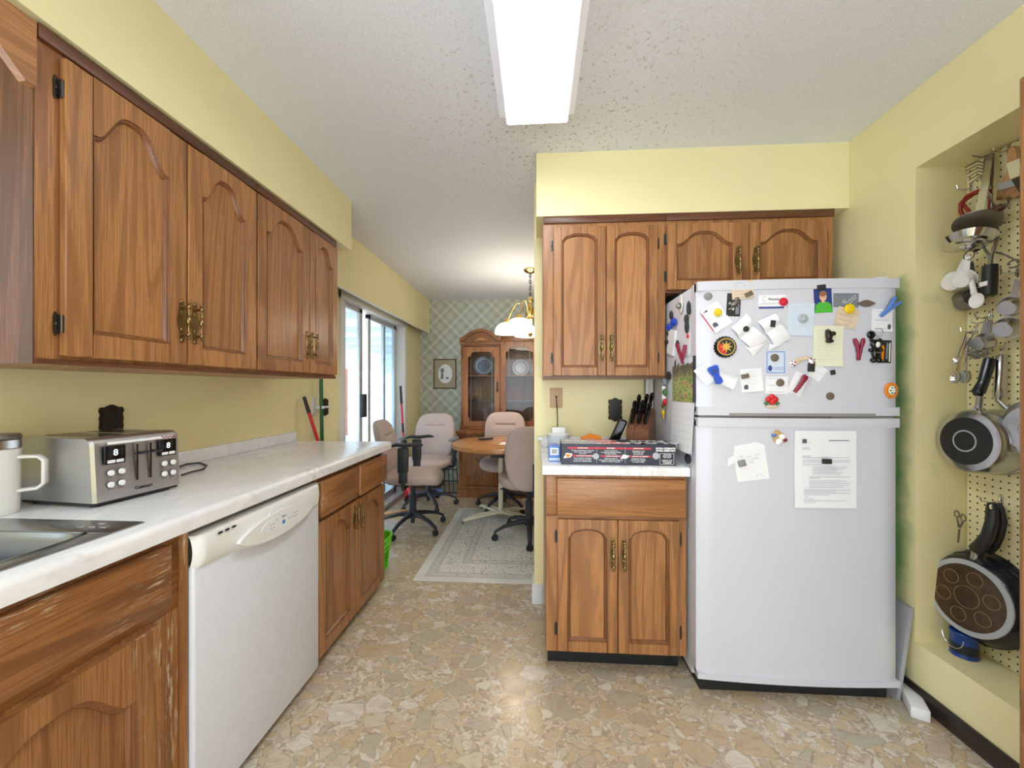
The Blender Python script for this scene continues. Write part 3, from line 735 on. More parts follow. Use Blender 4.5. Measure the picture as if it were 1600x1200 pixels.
# ---------------- china hutch
hu = thing('china_hutch', 'tall carved oak china hutch with glass doors against the plaid wallpaper', 'hutch', (-.2, 4.68, 0))
def hbox(*a, **k): return MB().box(*a, **k)
b = MB(); b.box(-.70, .70, 4.43 - 4.68, .27, 0, .10, .006); b.box(-.69, .69, -.24, .27, .10, .73, .003); b.box(-.715, .715, -.27, .27, .10, .135, .008); b.box(-.72, .72, -.275, .27, .725, .765, .008); b.box(-.705, .705, -.26, .27, .705, .725, .004)
b.build('base', 'hutch_oak', hu)
bays = [(-.665, -.235), (-.215, .215), (.235, .665)]
for i, (a, c) in enumerate(bays):
    d = MB().box(a + .01, c - .01, -.262, -.24, .15, .69, .004).build('door', 'hutch_oak', hu)
    m_ = (a + c) / 2; w_ = (c - a) / 2 - .075
    def oct_(s_, y0, y1, bb):
        p = [(-w_ * s_, -.16 * s_), (-w_ * s_, .16 * s_), (-w_ * s_ + .03, .16 * s_), (-w_ * s_ + .05, .21 * s_), (w_ * s_ - .05, .21 * s_), (w_ * s_ - .03, .16 * s_), (w_ * s_, .16 * s_), (w_ * s_, -.16 * s_), (w_ * s_ - .03, -.16 * s_), (w_ * s_ - .05, -.21 * s_), (-w_ * s_ + .05, -.21 * s_), (-w_ * s_ + .03, -.16 * s_)]
        bb.prism([(m_ + x, .42 + z) for x, z in p], 'y', y0, y1)
    bb = MB(); oct_(1., -.274, -.262, bb); oct_(.88, -.268, -.2621, bb) ; oct_(.72, -.280, -.27, bb); bb.build('carved_panel', 'hutch_oak', d)
    bb = MB(); bb.tube([(m_ - .03, -.283, .47), (m_ - .03, -.30, .445), (m_, -.305, .43), (m_ + .03, -.30, .445), (m_ + .03, -.283, .47)], .005, 8); bb.build('pull', 'dark_brass', d)
UF = 4.62 - 4.68
b = MB(); b.box(-.68, -.655, UF, .27, .765, 1.76, .002); b.box(.655, .68, UF, .27, .765, 1.76, .002)
for x in (-.225, .225): b.box(x - .045, x + .045, UF - .012, UF + .02, .80, 1.90 if False else 1.80, .004); b.box(x - .01, x + .01, UF + .02, .25, .765, 1.8)
b.box(-.70, -.66, UF - .012, UF + .03, .80, 1.76, .003); b.box(.66, .70, UF - .012, UF + .03, .80, 1.76, .003)
b.box(-.71, .71, UF - .03, .27, .765, .80, .006); b.box(-.68, .68, UF, .27, 1.755, 1.79)
b.build('upper_case', 'hutch_oak', hu)
MB().box(-.66, .66, .25, .27, .79, 1.76).build('back_panel', 'hutch_back', hu)
# crowns: arched pediment over each side bay, raised flat crown in the middle
for s_ in (-1, 1):
    b = MB(); cx = s_ * .46
    out = []
    for i in range(25):
        u = i / 24 * 2 - 1; h = .115 * (math.cos(u * PI * .5) ** 1.3 if abs(u) < 1 else 0) ; out.append((cx + u * .255, 1.845 + h))
    inn = [(x + (cx - x) * .10, z - .035) for x, z in out][::-1]
    b.prism(out + inn, 'y', UF - .05, UF + .06); b.prism([(x, z) for x, z in out] + [(cx + .245, 1.76), (cx - .245, 1.76)], 'y', UF - .01, UF + .03)
    b.box(cx - .25, cx + .25, UF - .03, UF + .03, 1.775, 1.80, .005); b.box(cx - .25, cx + .25, UF, .27, 1.79, 1.845)
    b.build('pediment', 'hutch_oak_x', hu)
    b = MB(); b.ell((cx, UF - .012, 1.835), .05, .012, .022, 10); b.ell((cx - .05, UF - .012, 1.825), .03, .008, .012, 8); b.ell((cx + .05, UF - .012, 1.825), .03, .008, .012, 8); b.build('carving', 'oak', hu)
b = MB(); b.box(-.22, .22, UF - .02, .27, 1.80, 1.93, .004); b.box(-.25, .25, UF - .055, .27, 1.93, 1.96, .01); b.build('centre_crown', 'hutch_oak_x', hu)
for i, (a, c) in enumerate(bays):
    z1 = 1.745 if i != 1 else 1.80
    lp = []
    xa, xb, zb_, zt_ = a + .055, c - .055, .865, z1 - .06
    lp = [(xa + .02, zb_), (xb - .02, zb_), (xb - .02, zb_ + .03), (xb, zb_ + .05)]
    lp += [(xb, zt_ - .06), (xb - .03, zt_ - .05), (xb - .045, zt_ - .01), (xb - .07, zt_), (xa + .07, zt_), (xa + .045, zt_ - .01), (xa + .03, zt_ - .05), (xa, zt_ - .06), (xa, zb_ + .05), (xa + .02, zb_ + .03)]
    b = MB(); y0, y1 = UF - .034, UF - .012
    b.prism([(a, .805), (c, .805), (c, zb_)] + [(xb, zb_)] + [(xb - .02, zb_), (xa + .02, zb_), (xa, zb_), (a, zb_)], 'y', y0, y1)
    b.prism([(a, zb_), (xa + .02, zb_), (xa + .02, zb_ + .03), (xa, zb_ + .05), (xa, zt_ - .06), (xa + .03, zt_ - .05), (xa + .045, zt_ - .01), (xa + .07, zt_), (m_ := (a + c) / 2, zt_), (m_, z1), (a, z1)], 'y', y0, y1)
    b.prism([(c, zb_), (c, z1), (m_, z1), (m_, zt_), (xb - .07, zt_), (xb - .045, zt_ - .01), (xb - .03, zt_ - .05), (xb, zt_ - .06), (xb, zb_ + .05), (xb - .02, zb_ + .03), (xb - .02, zb_)], 'y', y0, y1)
    d = b.build('glass_door', 'hutch_oak', hu)
    g = MB().poly([(xa - .01, UF - .02, zb_ - .01), (xb + .01, UF - .02, zb_ - .01), (xb + .01, UF - .02, zt_ + .01), (xa - .01, UF - .02, zt_ + .01)]).build('glass', 'hutch_glass', d)
    b = MB()
    for xx in (xa + .035, xb - .035): b.box(xx - .002, xx + .002, UF - .022, UF - .018, zb_, zt_)
    b.build('leading', 'dull_steel', d)
    b = MB(); hx = c - .022; b.box(hx - .012, hx + .012, y0 - .004, y0, 1.21, 1.33, .004); b.tube([(hx, y0 - .002, 1.31), (hx, y0 - .022, 1.295), (hx, y0 - .025, 1.27), (hx, y0 - .022, 1.245), (hx, y0 - .002, 1.23)], .005, 8); b.build('handle', 'dark_brass', d)
    MB().box(a, c, UF + .02, .25, 1.395, 1.41).build('shelf', 'hutch_back', hu); MB().box(a, c, UF + .02, .25, 1.10, 1.108).build('glass_shelf', 'shelf_glass', hu)
def plate(name, label, x, z, r, mats, y=4.90):
    t = thing(name, label, 'plate', (x, y, z - r))
    b = MB(); b.lathe([(0, .0), (r * .55, .0), (r * .66, -.006), (r, -.014), (r, -.018), (r * .6, -.004), (0, -.004)], (0, 0, r), (0, 1, -.12), 36); b.build('dish', mats[0], t)
    b = MB(); b.lathe([(r * .70, -.0095), (r * .80, -.0120)], (0, -.001, r), (0, 1, -.12), 36)
    b.lathe([(r * .28, -.001), (r * .36, -.001)], (0, -.001, r), (0, 1, -.12), 24); b.build('painted_band', mats[1], t)
plate('display_plate', 'blue and white patterned plate, large, behind the left hutch door', -.60 - .06, 1.535, .12, ('plate_blue', 'white'))
plate('display_plate', 'plain teal blue plate beside the large patterned plate in the hutch', -.47, 1.51, .095, ('plate_blue', 'plate_blue'), 4.91)
plate('display_plate', 'white plate with dark rings behind the middle hutch door', -.155 - .04, 1.51, .105, ('plate_white', 'magnet_grey'))
plate('display_plate', 'smaller white plate half hidden right of the ringed plate in the hutch', .0, 1.49, .085, ('plate_white', 'magnet_grey'), 4.91)

# ---------------- picture on the wallpaper
pf = thing('framed_picture', 'small brown framed picture with a white oval on plaid wallpaper', 'picture', (-1.228, YF - .001, 1.25))
b = MB(); W_, H_ = .155, .20
b.box(-W_, W_, -.018, 0, -.0, .014, .002); b.box(-W_, W_, -.018, 0, 2 * H_ - .014, 2 * H_, .002); b.box(-W_, -W_ + .014, -.018, 0, 0, 2 * H_, .002); b.box(W_ - .014, W_, -.018, 0, 0, 2 * H_, .002); b.build('frame', 'frame_brown', pf)
MB().box(-W_ + .01, W_ - .01, -.010, -.003, .01, 2 * H_ - .01).build('mat', 'picture_mat', pf)
b = MB(); b.prism([(.005 + .095 * math.cos(2 * PI * i / 40), .20 + .128 * math.sin(2 * PI * i / 40)) for i in range(40)], 'y', -.0115, -.0102); b.build('oval', 'white', pf)
b = MB(); b.prism([(-.035 + .026 * math.cos(i * PI / 8), .245 + .03 * math.sin(i * PI / 8)) for i in range(16)], 'y', -.0125, -.0118); b.prism([(-.06, .13), (-.02, .13), (-.02, .21), (-.05, .22)], 'y', -.0125, -.0118); b.prism([(.015, .13), (.055, .13), (.05, .155), (.02, .16)], 'y', -.0125, -.0118); b.build('figures', 'paper_grey', pf)

# ---------------- chandelier
ch = thing('chandelier', 'brass chandelier with white glass shades hanging by a chain over the round table', 'chandelier', (-.06, 3.9, 1.80))
cz = ZC - 1.80
MB().lathe([(0, cz), (.065, cz), (.068, cz - .012), (.05, cz - .03), (.015, cz - .042), (0, cz - .045)]).build('canopy', 'polished_brass', ch)
b = MB(); zc = cz - .045
k = 0
while zc > .36:
    pts = [(math.cos(2 * PI * i / 10) * .011, 0, zc - .019 + math.sin(2 * PI * i / 10) * .019) for i in range(10)]
    if k % 2: pts = [(0, p[0], p[2]) for p in pts]
    b.tube(pts, .0032, 6, closed=True); zc -= .031; k += 1
b.tube([(.004 * math.sin(i * 1.9), .01 * math.cos(i * 1.3), cz - .05 - i * (cz - .41) / 30) for i in range(31)], .003, 6)
b.build('chain', 'dark_brass', ch)
b = MB(); b.lathe([(0, .37), (.012, .365), (.022, .34), (.03, .335), (.03, .325), (.02, .31), (.026, .27), (.034, .24), (.03, .20), (.02, .17), (.032, .15), (.032, .14), (.02, .11), (.015, .04), (.024, .02), (.028, 0), (.018, -.025), (.008, -.035), (.012, -.05), (0, -.062)], seg=20); b.build('stem', 'polished_brass', ch)
for i in range(5):
    a = R(172 + 72 * i); ca, sa = math.cos(a), math.sin(a)
    pts = []
    for q in range(15):
        u = q / 14; r_ = .03 + .20 * (u ** .9); z = .17 + .15 * math.sin(PI * u ** .8) - .03 * u
        pts.append((ca * r_, sa * r_, z))
    arm = MB().tube(pts, .006, 8).build('arm', 'polished_brass', ch)
    c_ = (ca * .23, sa * .23, 0)
    MB().lathe([(0, .15), (.012, .15), (.03, .138), (.036, .122), (.04, .11), (0, .11)], c_).build('cap', 'gold', arm)
    b = MB(); prof = [(.035, .112)]
    for q in range(1, 12):
        t = q / 11 * PI / 2; prof.append((.035 + .095 * math.sin(t), .012 + .10 * math.cos(t)))
    prof += [(.130, .002), (.126, .003), (.118, .035), (.09, .08), (.03, .105)]
    b.lathe(prof, c_, seg=32); b.build('shade', 'shade_glass', arm)

# ---------------- round table
tb = thing('round_table', 'round oak-topped dining table on a cream metal pedestal base', 'table', (-.335, 3.67, .0093))
b = MB(); r0 = .46
b.lathe([(0, .735), (r0 - .01, .735), (r0, .729), (r0, .70), (r0 - .012, .69), (0, .69)], seg=64); b.build('tabletop', 'table_top', tb)
b = MB(); b.cyl((0, 0, .06), (0, 0, .69), .022, seg=16); b.cyl((0, 0, .66), (0, 0, .69), .12, seg=20); b.build('pedestal', 'cream_metal', tb)
MB().box(-.09, .09, -.09, .09, .60, .69, .01).build('locking_block', 'chair_black', tb)
for i, a in enumerate((206, 128, 44, 338)):
    a = R(a); e = Vector((math.cos(a), math.sin(a), 0)); s_ = Vector((-e.y, e.x, 0))
    b = MB()
    for q in (-1, 1): b.tube([Vector((0, 0, .085)) + s_ * .03 * q, e * .20 + Vector((0, 0, .07)) + s_ * .028 * q, e * .37 + Vector((0, 0, .045)) + s_ * .008 * q], .011, 8)
    lg = b.build('leg', 'cream_metal', tb)
    b = MB(); p = e * .37; b.cyl(p + Vector((0, 0, .011)), p + Vector((0, 0, .05)), .008, seg=8); b.cyl(p + Vector((0, 0, .022)) - s_ * .008, p + Vector((0, 0, .022)) + s_ * .008, .0125, seg=14); b.build('caster', 'dull_steel', lg)
pp = MB().prism([(-.12, -.07), (.13, -.05), (.12, .09), (-.10, .07)], 'z', 0, .0015); solo(pp, 'paper_sheet', 'paper', 'white paper lying flat on the round table', 'paper', (-.22, 3.56, .7450))
rm = thing('remote_control', 'dark handheld phone lying on the round table beside the paper', 'phone', (-.50, 3.84, .7445), .5)
MB().box(-.075, .075, -.024, .024, 0, .018, .007, 3).build('body', 'navy', rm); MB().box(-.06, -.01, -.017, .017, .018, .0195).build('screen', 'paper_grey', rm)

# ---------------- office chairs
def office_chair(name, label, loc, rz, arms=True, bz=.0, spin=0., arm_mat='chair_black', armz=0.):
    """front of the seat faces local -y"""
    t = thing(name, label, 'chair', loc, rz, None)
    b = MB(); b.cyl((0, 0, .10), (0, 0, .17), .038, .034, 20); b.cyl((0, 0, .055), (0, 0, .1), .018, seg=12)
    for i in range(5):
        a = R(spin + 72 * i); e = Vector((math.cos(a), math.sin(a), 0)); s_ = Vector((-e.y, e.x, 0))
        pts = [(.02, .135, .026, .024), (.12, .128, .024, .018), (.22, .105, .021, .014), (.285, .075, .018, .012), (.30, .06, .016, .010)]
        rings = []
        for (d, z, w_, h) in pts:
            c0 = e * d + Vector((0, 0, z)); rings.append([b.bm.verts.new(c0 + s_ * (w_ * math.cos(2 * PI * q / 10)) + Vector((0, 0, h * math.sin(2 * PI * q / 10)))) for q in range(10)])
        for A, B in zip(rings, rings[1:]):
            for q in range(10): b._f([A[q], A[(q + 1) % 10], B[(q + 1) % 10], B[q]])
        b._f(rings[-1])
    b.build('star_base', 'chair_black', t)
    for i in range(5):
        a = R(spin + 72 * i); e = Vector((math.cos(a), math.sin(a), 0)); sw = a + 1.1; s_ = Vector((math.cos(sw), math.sin(sw), 0)); p = e * .295
        b = MB(); b.cyl(p + Vector((0, 0, .05)), p + Vector((0, 0, .075)), .008, seg=8)
        for q in (-1, 1): b.lathe([(0, -.009), (.020, -.009), (.0255, -.004), (.0255, .004), (.020, .009), (0, .009)], p + Vector((0, 0, .0255)) + s_ * .012 * q, s_, 18)
        b.build('caster', 'rubber', t)
    MB().tube([(0, 0, .16), (0, 0, .30), (0, 0, .301), (0, 0, .42)], [.031, .031, .022, .022], 20).build('column', 'chair_black', t)
    b = MB(); b.box(-.12, .12, -.12, .14, .405, .432, .01); b.tube([(.10, 0, .41), (.24, -.02, .40)], .006, 8); b.build('mechanism', 'chair_black', t)
    def seat(p):
        f = 1 - .10 * max(0, p.y / .24) if p.y > 0 else 1
        q = Vector((p.x * f, p.y, p.z))
        if p.z > 0: q.z *= 1 - .25 * math.exp(-((p.x / .16) ** 2 + ((p.y + .0) / .16) ** 2))
        q.z -= .030 * max(0, (-p.y - .10) / .14) ** 2
        return q
    MB().ell((0, -.02, .475), .255, .245, .05, 20, .55, .55, seat).build('seat', 'chair_fabric', t)
    bh = .255
    def back(p):
        w_ = 1 - .22 * max(0, -p.z / bh) ** 1.5 - .06 * max(0, p.z / bh) ** 2; q = Vector((p.x * w_, p.y, p.z))
        q.y += -.35 * q.x ** 2 + .035 * (1 - ((p.z + .10) / .25) ** 2) * -1 * .6 + .09 * max(0, p.z) 
        if p.y < 0: q.y += .014 * math.exp(-((p.z - .115) / .010) ** 2) * (1 if abs(p.x) < .10 else math.exp(-((abs(p.x) - .10) / .02) ** 2))
        return q
    MB().ell((0, .25, .715 + bz), .225, .045, bh, 44, .5, .5, back).build('backrest', 'chair_fabric', t)
    b = MB(); b.tube([(0, .08, .415), (0, .2, .41), (0, .29, .45), (0, .305, .55), (0, .285, .66)], [.022, .02, .02, .02, .018], 10); b.build('back_support', 'chair_black', t)
    if arms:
        for s_ in (-1, 1):
            b = MB(); X = s_ * .28
            b.tube([(s_ * .12, .02, .418), (X - s_ * .02, .02, .42), (X, .02, .44), (X, .02, .52)], .018, 10)
            b.box(X - .014, X + .014, -.015, .055, .47, .585, .006); b.box(X - .022, X + .022, -.022, .062, .56, .69 + armz, .008)
            ar = b.build('armrest', 'chair_black', t)
            pts = [(X, -.14, .715), (X, -.10, .722), (X, 0, .712), (X, .08, .718), (X, .13, .70)]
            rings = []; b = MB()
            for (x, y, z), (w_, h) in zip(pts, ((.02, .008), (.034, .014), (.038, .016), (.032, .015), (.016, .009))):
                rings.append([b.bm.verts.new((x + w_ * math.cos(2 * PI * q / 14), y, z + armz + h * math.sin(2 * PI * q / 14))) for q in range(14)])
            for A, B in zip(rings, rings[1:]):
                for q in range(14): b._f([A[q], A[(q + 1) % 14], B[(q + 1) % 14], B[q]])
            b._f(rings[0]); b._f(rings[-1][::-1]); b.build('arm_pad', arm_mat, ar)
    return t
office_chair('office_chair', 'grey-pink office chair with black armrests, nearest the patio door, turned sideways', (-1.10, 3.42, 0), R(96), spin=15, armz=.07)
office_chair('office_chair', 'grey-pink office chair by the wallpaper corner facing the camera, grey-capped armrests', (-1.15, 4.10, 0), R(-4), spin=90, arm_mat='paper_grey')
office_chair('office_chair', 'grey-pink office chair behind the round table facing the camera', (-.33, 4.06, .0093), R(3), arms=False, spin=20, bz=.01)
office_chair('office_chair', 'tan-backed office chair seen from behind in front of the round table, cut by the wall', (-.06, 3.27, .0093), R(190), arms=False, spin=10, bz=-.02)

# ---------------- odds and ends round the chairs
mp = thing('dust_mop', 'red long-handled mop leaning by the far end of the patio door', 'mop', (-1.45, 4.30, 0))
b = MB(); p0, p1 = Vector((-1.45, 4.30, .03)), Vector((-1.545, 4.36, 1.28)); b.cyl(p0, p0.lerp(p1, .84), .011, seg=12); b.build('pole', 'bright_red', mp, True)
b = MB(); b.cyl(p0.lerp(p1, .84), p1, .015, .013, 12); b.cyl(p0.lerp(p1, .58), p0.lerp(p1, .66), .014, seg=12); b.build('grip', 'black_plastic', mp, True)
b = MB(); b.tube([p0 + Vector((0, 0, .22)), p0 + Vector((.04, -.03, .10)), p0 + Vector((.10, -.05, .0))], [.014, .035, .05], 10); b.tube([p0 + Vector((0, 0, .1)), p0 + Vector((.0, .02, .0))], [.02, .04], 10); b.build('head', 'bright_red', mp, True)
b = MB(); b.tube([p0.lerp(p1, .40), p0.lerp(p1, .40) + Vector((-.03, -.04, -.04)), p0.lerp(p1, .33) + Vector((-.03, -.05, -.03))], .008, 8); b.build('wringer_lever', 'crimson', mp, True)
wb = MB().box(-.13, .13, -.035, .035, 0, .035, .006); solo(wb, 'wood_block', 'brush_wood', 'pale wooden board lying on the floor in front of the red mop', 'board', (-1.40, 3.78, 0), R(40))
cr = thing('shoe_rack', 'low black wire rack holding papers and boxes behind the office chairs', 'rack', (-1.385, 4.88, 0))
b = MB()
for x in (-.18, .18):
    for y in (-.12, .12): b.cyl((x, y, 0), (x, y, .40), .007, seg=8)
for z in (.03, .20, .39):
    for y in (-.12, -.06, 0, .06, .12): b.cyl((-.18, y, z), (.18, y, z), .004, seg=6)
    for x in (-.18, .18): b.cyl((x, -.12, z), (x, .12, z), .005, seg=6)
b.build('frame', 'black_plastic', cr)
mg = MB().box(-.13, .13, -.10, .10, 0, .02, .002); solo(mg, 'magazine', 'paper_grey', 'grey magazine on the low black wire rack', 'magazine', (-1.37, 4.85, .206), .15)
mg = MB().box(-.10, .10, -.09, .09, 0, .03, .002); solo(mg, 'magazine', 'paper', 'white magazine lying on top of the grey one on the rack', 'magazine', (-1.36, 4.84, .2265), -.2)
cf = thing('folding_crate', 'black slatted folding crate leaning beside the hutch base', 'crate', (-1.06, 4.70, 0))
b = MB()
def lean(x, z): return (x * .8 + -.02 + (.30 - z) * .22 * 2, 0, 0)
for i in range(5):
    u = i / 4; b.tube([(-.08 + .21 * u, -.1, .005), (-.14 + .21 * u, .1, .38)], .006, 6)
for j in range(4):
    u = j / 3; b.tube([(-.08 - .06 * u, -.1 + .2 * u, .01 + .37 * u), (.13 - .06 * u, -.1 + .2 * u, .01 + .37 * u)], .007, 6)
b.build('slats', 'black_plastic', cf)
bx = MB().box(-.06, .06, -.04, .04, 0, .07, .003); solo(bx, 'small_box', 'light_blue', 'small blue box on the floor behind the office chairs', 'box', (-1.16, 4.50, 0), .2)

# green basket beyond the cabinet end
gb = thing('storage_basket', 'bright green plastic basket on the floor beyond the left base cabinets', 'basket', (-1.145, 2.60, 0))
b = MB(); nsg = 40
def gp(i, z):
    a = 2 * PI * i / nsg; e = .45; c_, s_ = math.cos(a), math.sin(a); k = .78 + .22 * z / .26
    return Vector((math.copysign(abs(c_) ** e, c_) * .135 * k, math.copysign(abs(s_) ** e, s_) * .15 * k, z))
for z, r_ in ((.012, .008), (.05, .005), (.14, .005), (.17, .006), (.222, .009)): b.tube([gp(i, z) for i in range(nsg)], r_, 6, closed=True)
for i in range(nsg): b.tube([gp(i, .01), gp(i, .22)], .0042, 5)
b.prism([tuple(gp(i, 0.0))[:2] for i in range(nsg)], 'z', .004, .01); b.build('body', 'green_plastic', gb)
b = MB(); b.grid(lambda u, v: gp(u * nsg, .17 + .05 * v) * 1.0, nsg, 1); b.build('rim_band', 'green_plastic', gb)

# brooms behind the end of the worktop
br = thing('broom', 'green-handled broom standing in a wall clip beyond the left worktop', 'broom', (XL + .05, 2.70, 0))
b = MB(); b.cyl((XL + .05, 2.70, .12), (XL + .045, 2.68, 1.42), .0125, seg=12); b.build('handle', 'green_paint', br, True)
b = MB(); b.box(XL + .01, XL + .09, 2.56, 2.84, .0, .14, .01); b.build('bristles', 'bristle', br, True)
cl = MB(); cl.box(XL, XL + .012, 2.63, 2.68, 1.06, 1.19, .003); cl.box(XL, XL + .07, 2.675, 2.683, 1.105, 1.125); cl.box(XL + .035, XL + .06, 2.715, 2.80, 1.108, 1.122, .003)
solo(cl, 'broom_clip', 'white_trim', 'white plastic clip on the wall gripping the green broom handle', 'clip')
rb = thing('broom', 'red-handled broom with black tip leaning on the wall beyond the left worktop', 'broom', (XL + .09, 2.74, 0))
p0, p1 = U(504, 712, X=XL + .12), U(475, 620, X=XL + .03)
q0 = p1 + (p0 - p1) * ((p1.z - .12) / (p1.z - p0.z)); q0.x = min(q0.x, -1.3)
b = MB(); b.cyl(q0, p1.lerp(q0, .05), .011, seg=12); b.build('handle', 'bright_red', rb, True)
b = MB(); b.cyl(p1.lerp(q0, .1), p1, .0125, .011, seg=12); b.build('grip', 'black_plastic', rb, True)
b = MB(); b.box(q0.x - .03, q0.x + .03, q0.y - .11, q0.y + .11, 0, .14, .01); b.build('bristles', 'bristle', rb, True)

# ================================================================== WALL PLATES
def scallop_plate(label, loc, rz, h=.066, w=.042, kind='outlet', name='outlet_cover'):
    t = thing(name, label, 'outlet', loc, rz)
    q_ = [(0, 1.), (.12, .985), (.30, .93), (.48, .88), (.60, .82), (.72, .86), (.86, .85), (.97, .76), (1., .64), (.93, .54), (.88, .46), (.92, .36), (.97, .26), (.95, .12), (.93, 0)]
    full = q_ + [(x, -z) for x, z in q_[-2::-1]]; full += [(-x, z) for x, z in full[-2:0:-1]]
    pts = [(x * w, h + z * h) for x, z in full]
    b = MB(); b.prism(pts, 'y', -.006, 0); b.prism([(x * .85, h + (z - h) * .85) for x, z in pts], 'y', -.009, -.006); b.build('plate', 'cast_dark', t)
    if kind == 'outlet':
        for s_ in (-1, 1):
            b = MB(); zc_ = h + s_ * .022; b.prism([(.016 * math.cos(q * PI / 8), zc_ + .014 * math.sin(q * PI / 8)) for q in range(16)], 'y', -.011, -.009)
            so_ = b.build('socket', 'black_plastic', t)
            b = MB(); b.box(-.008, -.006, -.0115, -.011, zc_ - .002, zc_ + .007); b.box(.006, .008, -.0115, -.011, zc_ - .002, zc_ + .007); b.build('slots', 'black_gloss', so_)
    else: MB().box(-.005, .005, -.022, -.009, h - .011, h + .011, .002).build('toggle', 'black_plastic', t)
    return t
p = U(173, 663, X=XL); scallop_plate('dark scalloped outlet cover on the wall behind the toaster', (XL, p.y, 1.055), PI / 2)
p = U(507.5, 636, X=XL); scallop_plate('dark scalloped switch plate beside the broom clip near the patio door', (XL, p.y, p.z - .066), PI / 2, kind='switch', name='switch_plate')
p = U(961, 640, Y=YB); scallop_plate('dark scalloped outlet cover on the short back wall above the foil box', (p.x, YB, p.z - .068), 0, .068, .04)
jp = thing('jack_plate', 'beige rectangular jack plate on the wall under the tall wall cabinet', 'outlet', (U(869, 620, Y=YB).x, YB, 1.136))
MB().box(-.036, .036, -.006, 0, 0, .115, .004).build('plate', 'beige_plate', jp)
cdm = [U(869, 620, Y=YB - .008), U(870.5, 640, Y=YB - .02), U(871, 652, Y=2.19)]; cdm.append(Vector((cdm[-1].x, 2.17, .99)))
b = MB().tube(cdm, .003, 6); b.cyl(cdm[0] + Vector((0, .002, 0)), cdm[0] + Vector((0, -.012, 0)), .006, seg=10); solo(b, 'phone_cord', 'black_plastic', 'thin dark cord hanging from the beige jack plate', 'cord')

# ================================================================== ON THE LEFT WORKTOP
to = thing('toaster', 'brushed steel four-slice toaster with two digit displays on the left worktop', 'toaster', (-1.363, 1.155, ZT), R(83.5))
W2, D2, HT = .1215, .14, .198
def side_prof(inset_=0.):
    pts = []
    y0, y1 = -D2 + inset_, D2 - inset_; z0, z1 = .014, HT - inset_
    pts += [(y0, z0)]
    for i in range(9):
        a = PI - (PI / 2) * i / 8; pts.append((y0 + .022 + .010 + .022 * math.cos(a), z1 - .026 + .026 * math.sin(a)))
    for i in range(9):
        a = PI / 2 - (PI / 2) * i / 8; pts.append((y1 - .03 + .03 * math.cos(a), z1 - .03 + .03 * math.sin(a)))
    pts.append((y1, z0)); return pts
b = MB(); b.prism(side_prof(), 'x', -W2 + .008, W2 - .008)
for s_ in (-1, 1):
    p = side_prof(); q = side_prof(.006); X = s_ * (W2 - .008)
    A = [b.bm.verts.new((X, y, z)) for y, z in p]; B = [b.bm.verts.new((s_ * W2, y * .965, z0_ * .985 + .001)) for y, z0_ in p]
    for i in range(len(p)): b._f([A[i], A[(i + 1) % len(p)], B[(i + 1) % len(p)], B[i]])
    b._f(B)
b.build('housing', 'brushed_steel', to)
MB().box(-W2 + .006, W2 - .006, -D2 + .008, D2 - .008, .006, .016).build('base', 'black_plastic', to)
for x in (-1, 1):
    for y in (-1, 1): MB().cyl((x * .095, y * .105, 0), (x * .095, y * .105, .012), .012, seg=12).build('foot', 'black_plastic', to)
b = MB()
for x in (-.082, -.044, .020, .058): b.box(x, x + .024, -.10, .105, HT + .0002, HT + .0012)
b.build('slots', 'black_gloss', to)
def tf(z): return -D2 + .0 - .0006 + max(0, (z - .16)) * .25 + (.010 - .010) * z   # front face
FYT = -D2 - .0004
def fy(z): return FYT + (0 if z < .165 else (z - .165) * .35)
FS = .010 * 0
pn = []
for k_, (xc, nm) in enumerate(((-.070, 'left'), (.078, 'right'))):
    b = MB().box(xc - .026, xc + .026, FYT - .0016, FYT + .004, .118, .172, .002); d_ = b.build('display', 'black_gloss', to)
    text('8', .026, 'led_digit', d_, (xc, FYT - .0019, .151), name='digit')
    for s_ in (-1, 1): MB().box(xc + s_ * .011 - .0095, xc + s_ * .011 + .0095, FYT - .0035, FYT - .001, .122, .131, .003).build('button', 'white', d_)
    for r_ in range(2):
        for c_ in range(2):
            X, Z = xc - .012 + c_ * .027, .094 - r_ * .034
            bt = MB().lathe([(0, .006), (.007, .006), (.0085, .004), (.0085, 0)], (X, FYT, Z), (0, -1, 0), 18).build('button', 'white', to)
            MB().lathe([(.0098, 0), (.0098, .0012), (.0087, .0012)], (X, FYT, Z), (0, -1, 0), 18).build('ring', 'black_plastic', bt)
            text([['Single', 'Reheat'], ['Defrost', 'Bagel']][r_][c_], .0048, 'ink', bt, (X, FYT - .0003, Z - .0135))
for X in (-.012, .026):
    lv = MB().box(X - .0018, X + .0018, FYT - .0008, FYT + .003, .058, .168).build('lever_slot', 'black_gloss', to)
    MB().ell((X + .004, FYT - .012, .142), .020, .014, .005, 10).build('lever', 'black_gloss', lv)
text('Cuisinart', .0135, 'magnet_black', to, (.006, FYT - .0003, .034), bold=.0004)
b = MB().box(-.088, .094, FYT - .0009, FYT + .002, .176, .1835); st = b.build('sticker', 'paper', to, label='pale instruction sticker')
b = MB()
for i in range(7): b.ell((.060 + i * .006, FYT - .0012, .180 + .0012 * (-1) ** i), .003, .0006, .0025, 6)
b.build('sticker_print', 'crimson', st)
cdp = [U(284, 742, Z=ZT + .004), U(300, 737, Z=ZT + .004), U(318, 733, Z=ZT + .004), U(323, 727, Z=ZT + .004), U(312, 723, Z=ZT + .004), U(292, 725, Z=ZT + .004), U(270, 733, Z=ZT + .004)]
MB().tube(cdp, .0035, 8).build('power_cord', 'black_plastic', to, True)

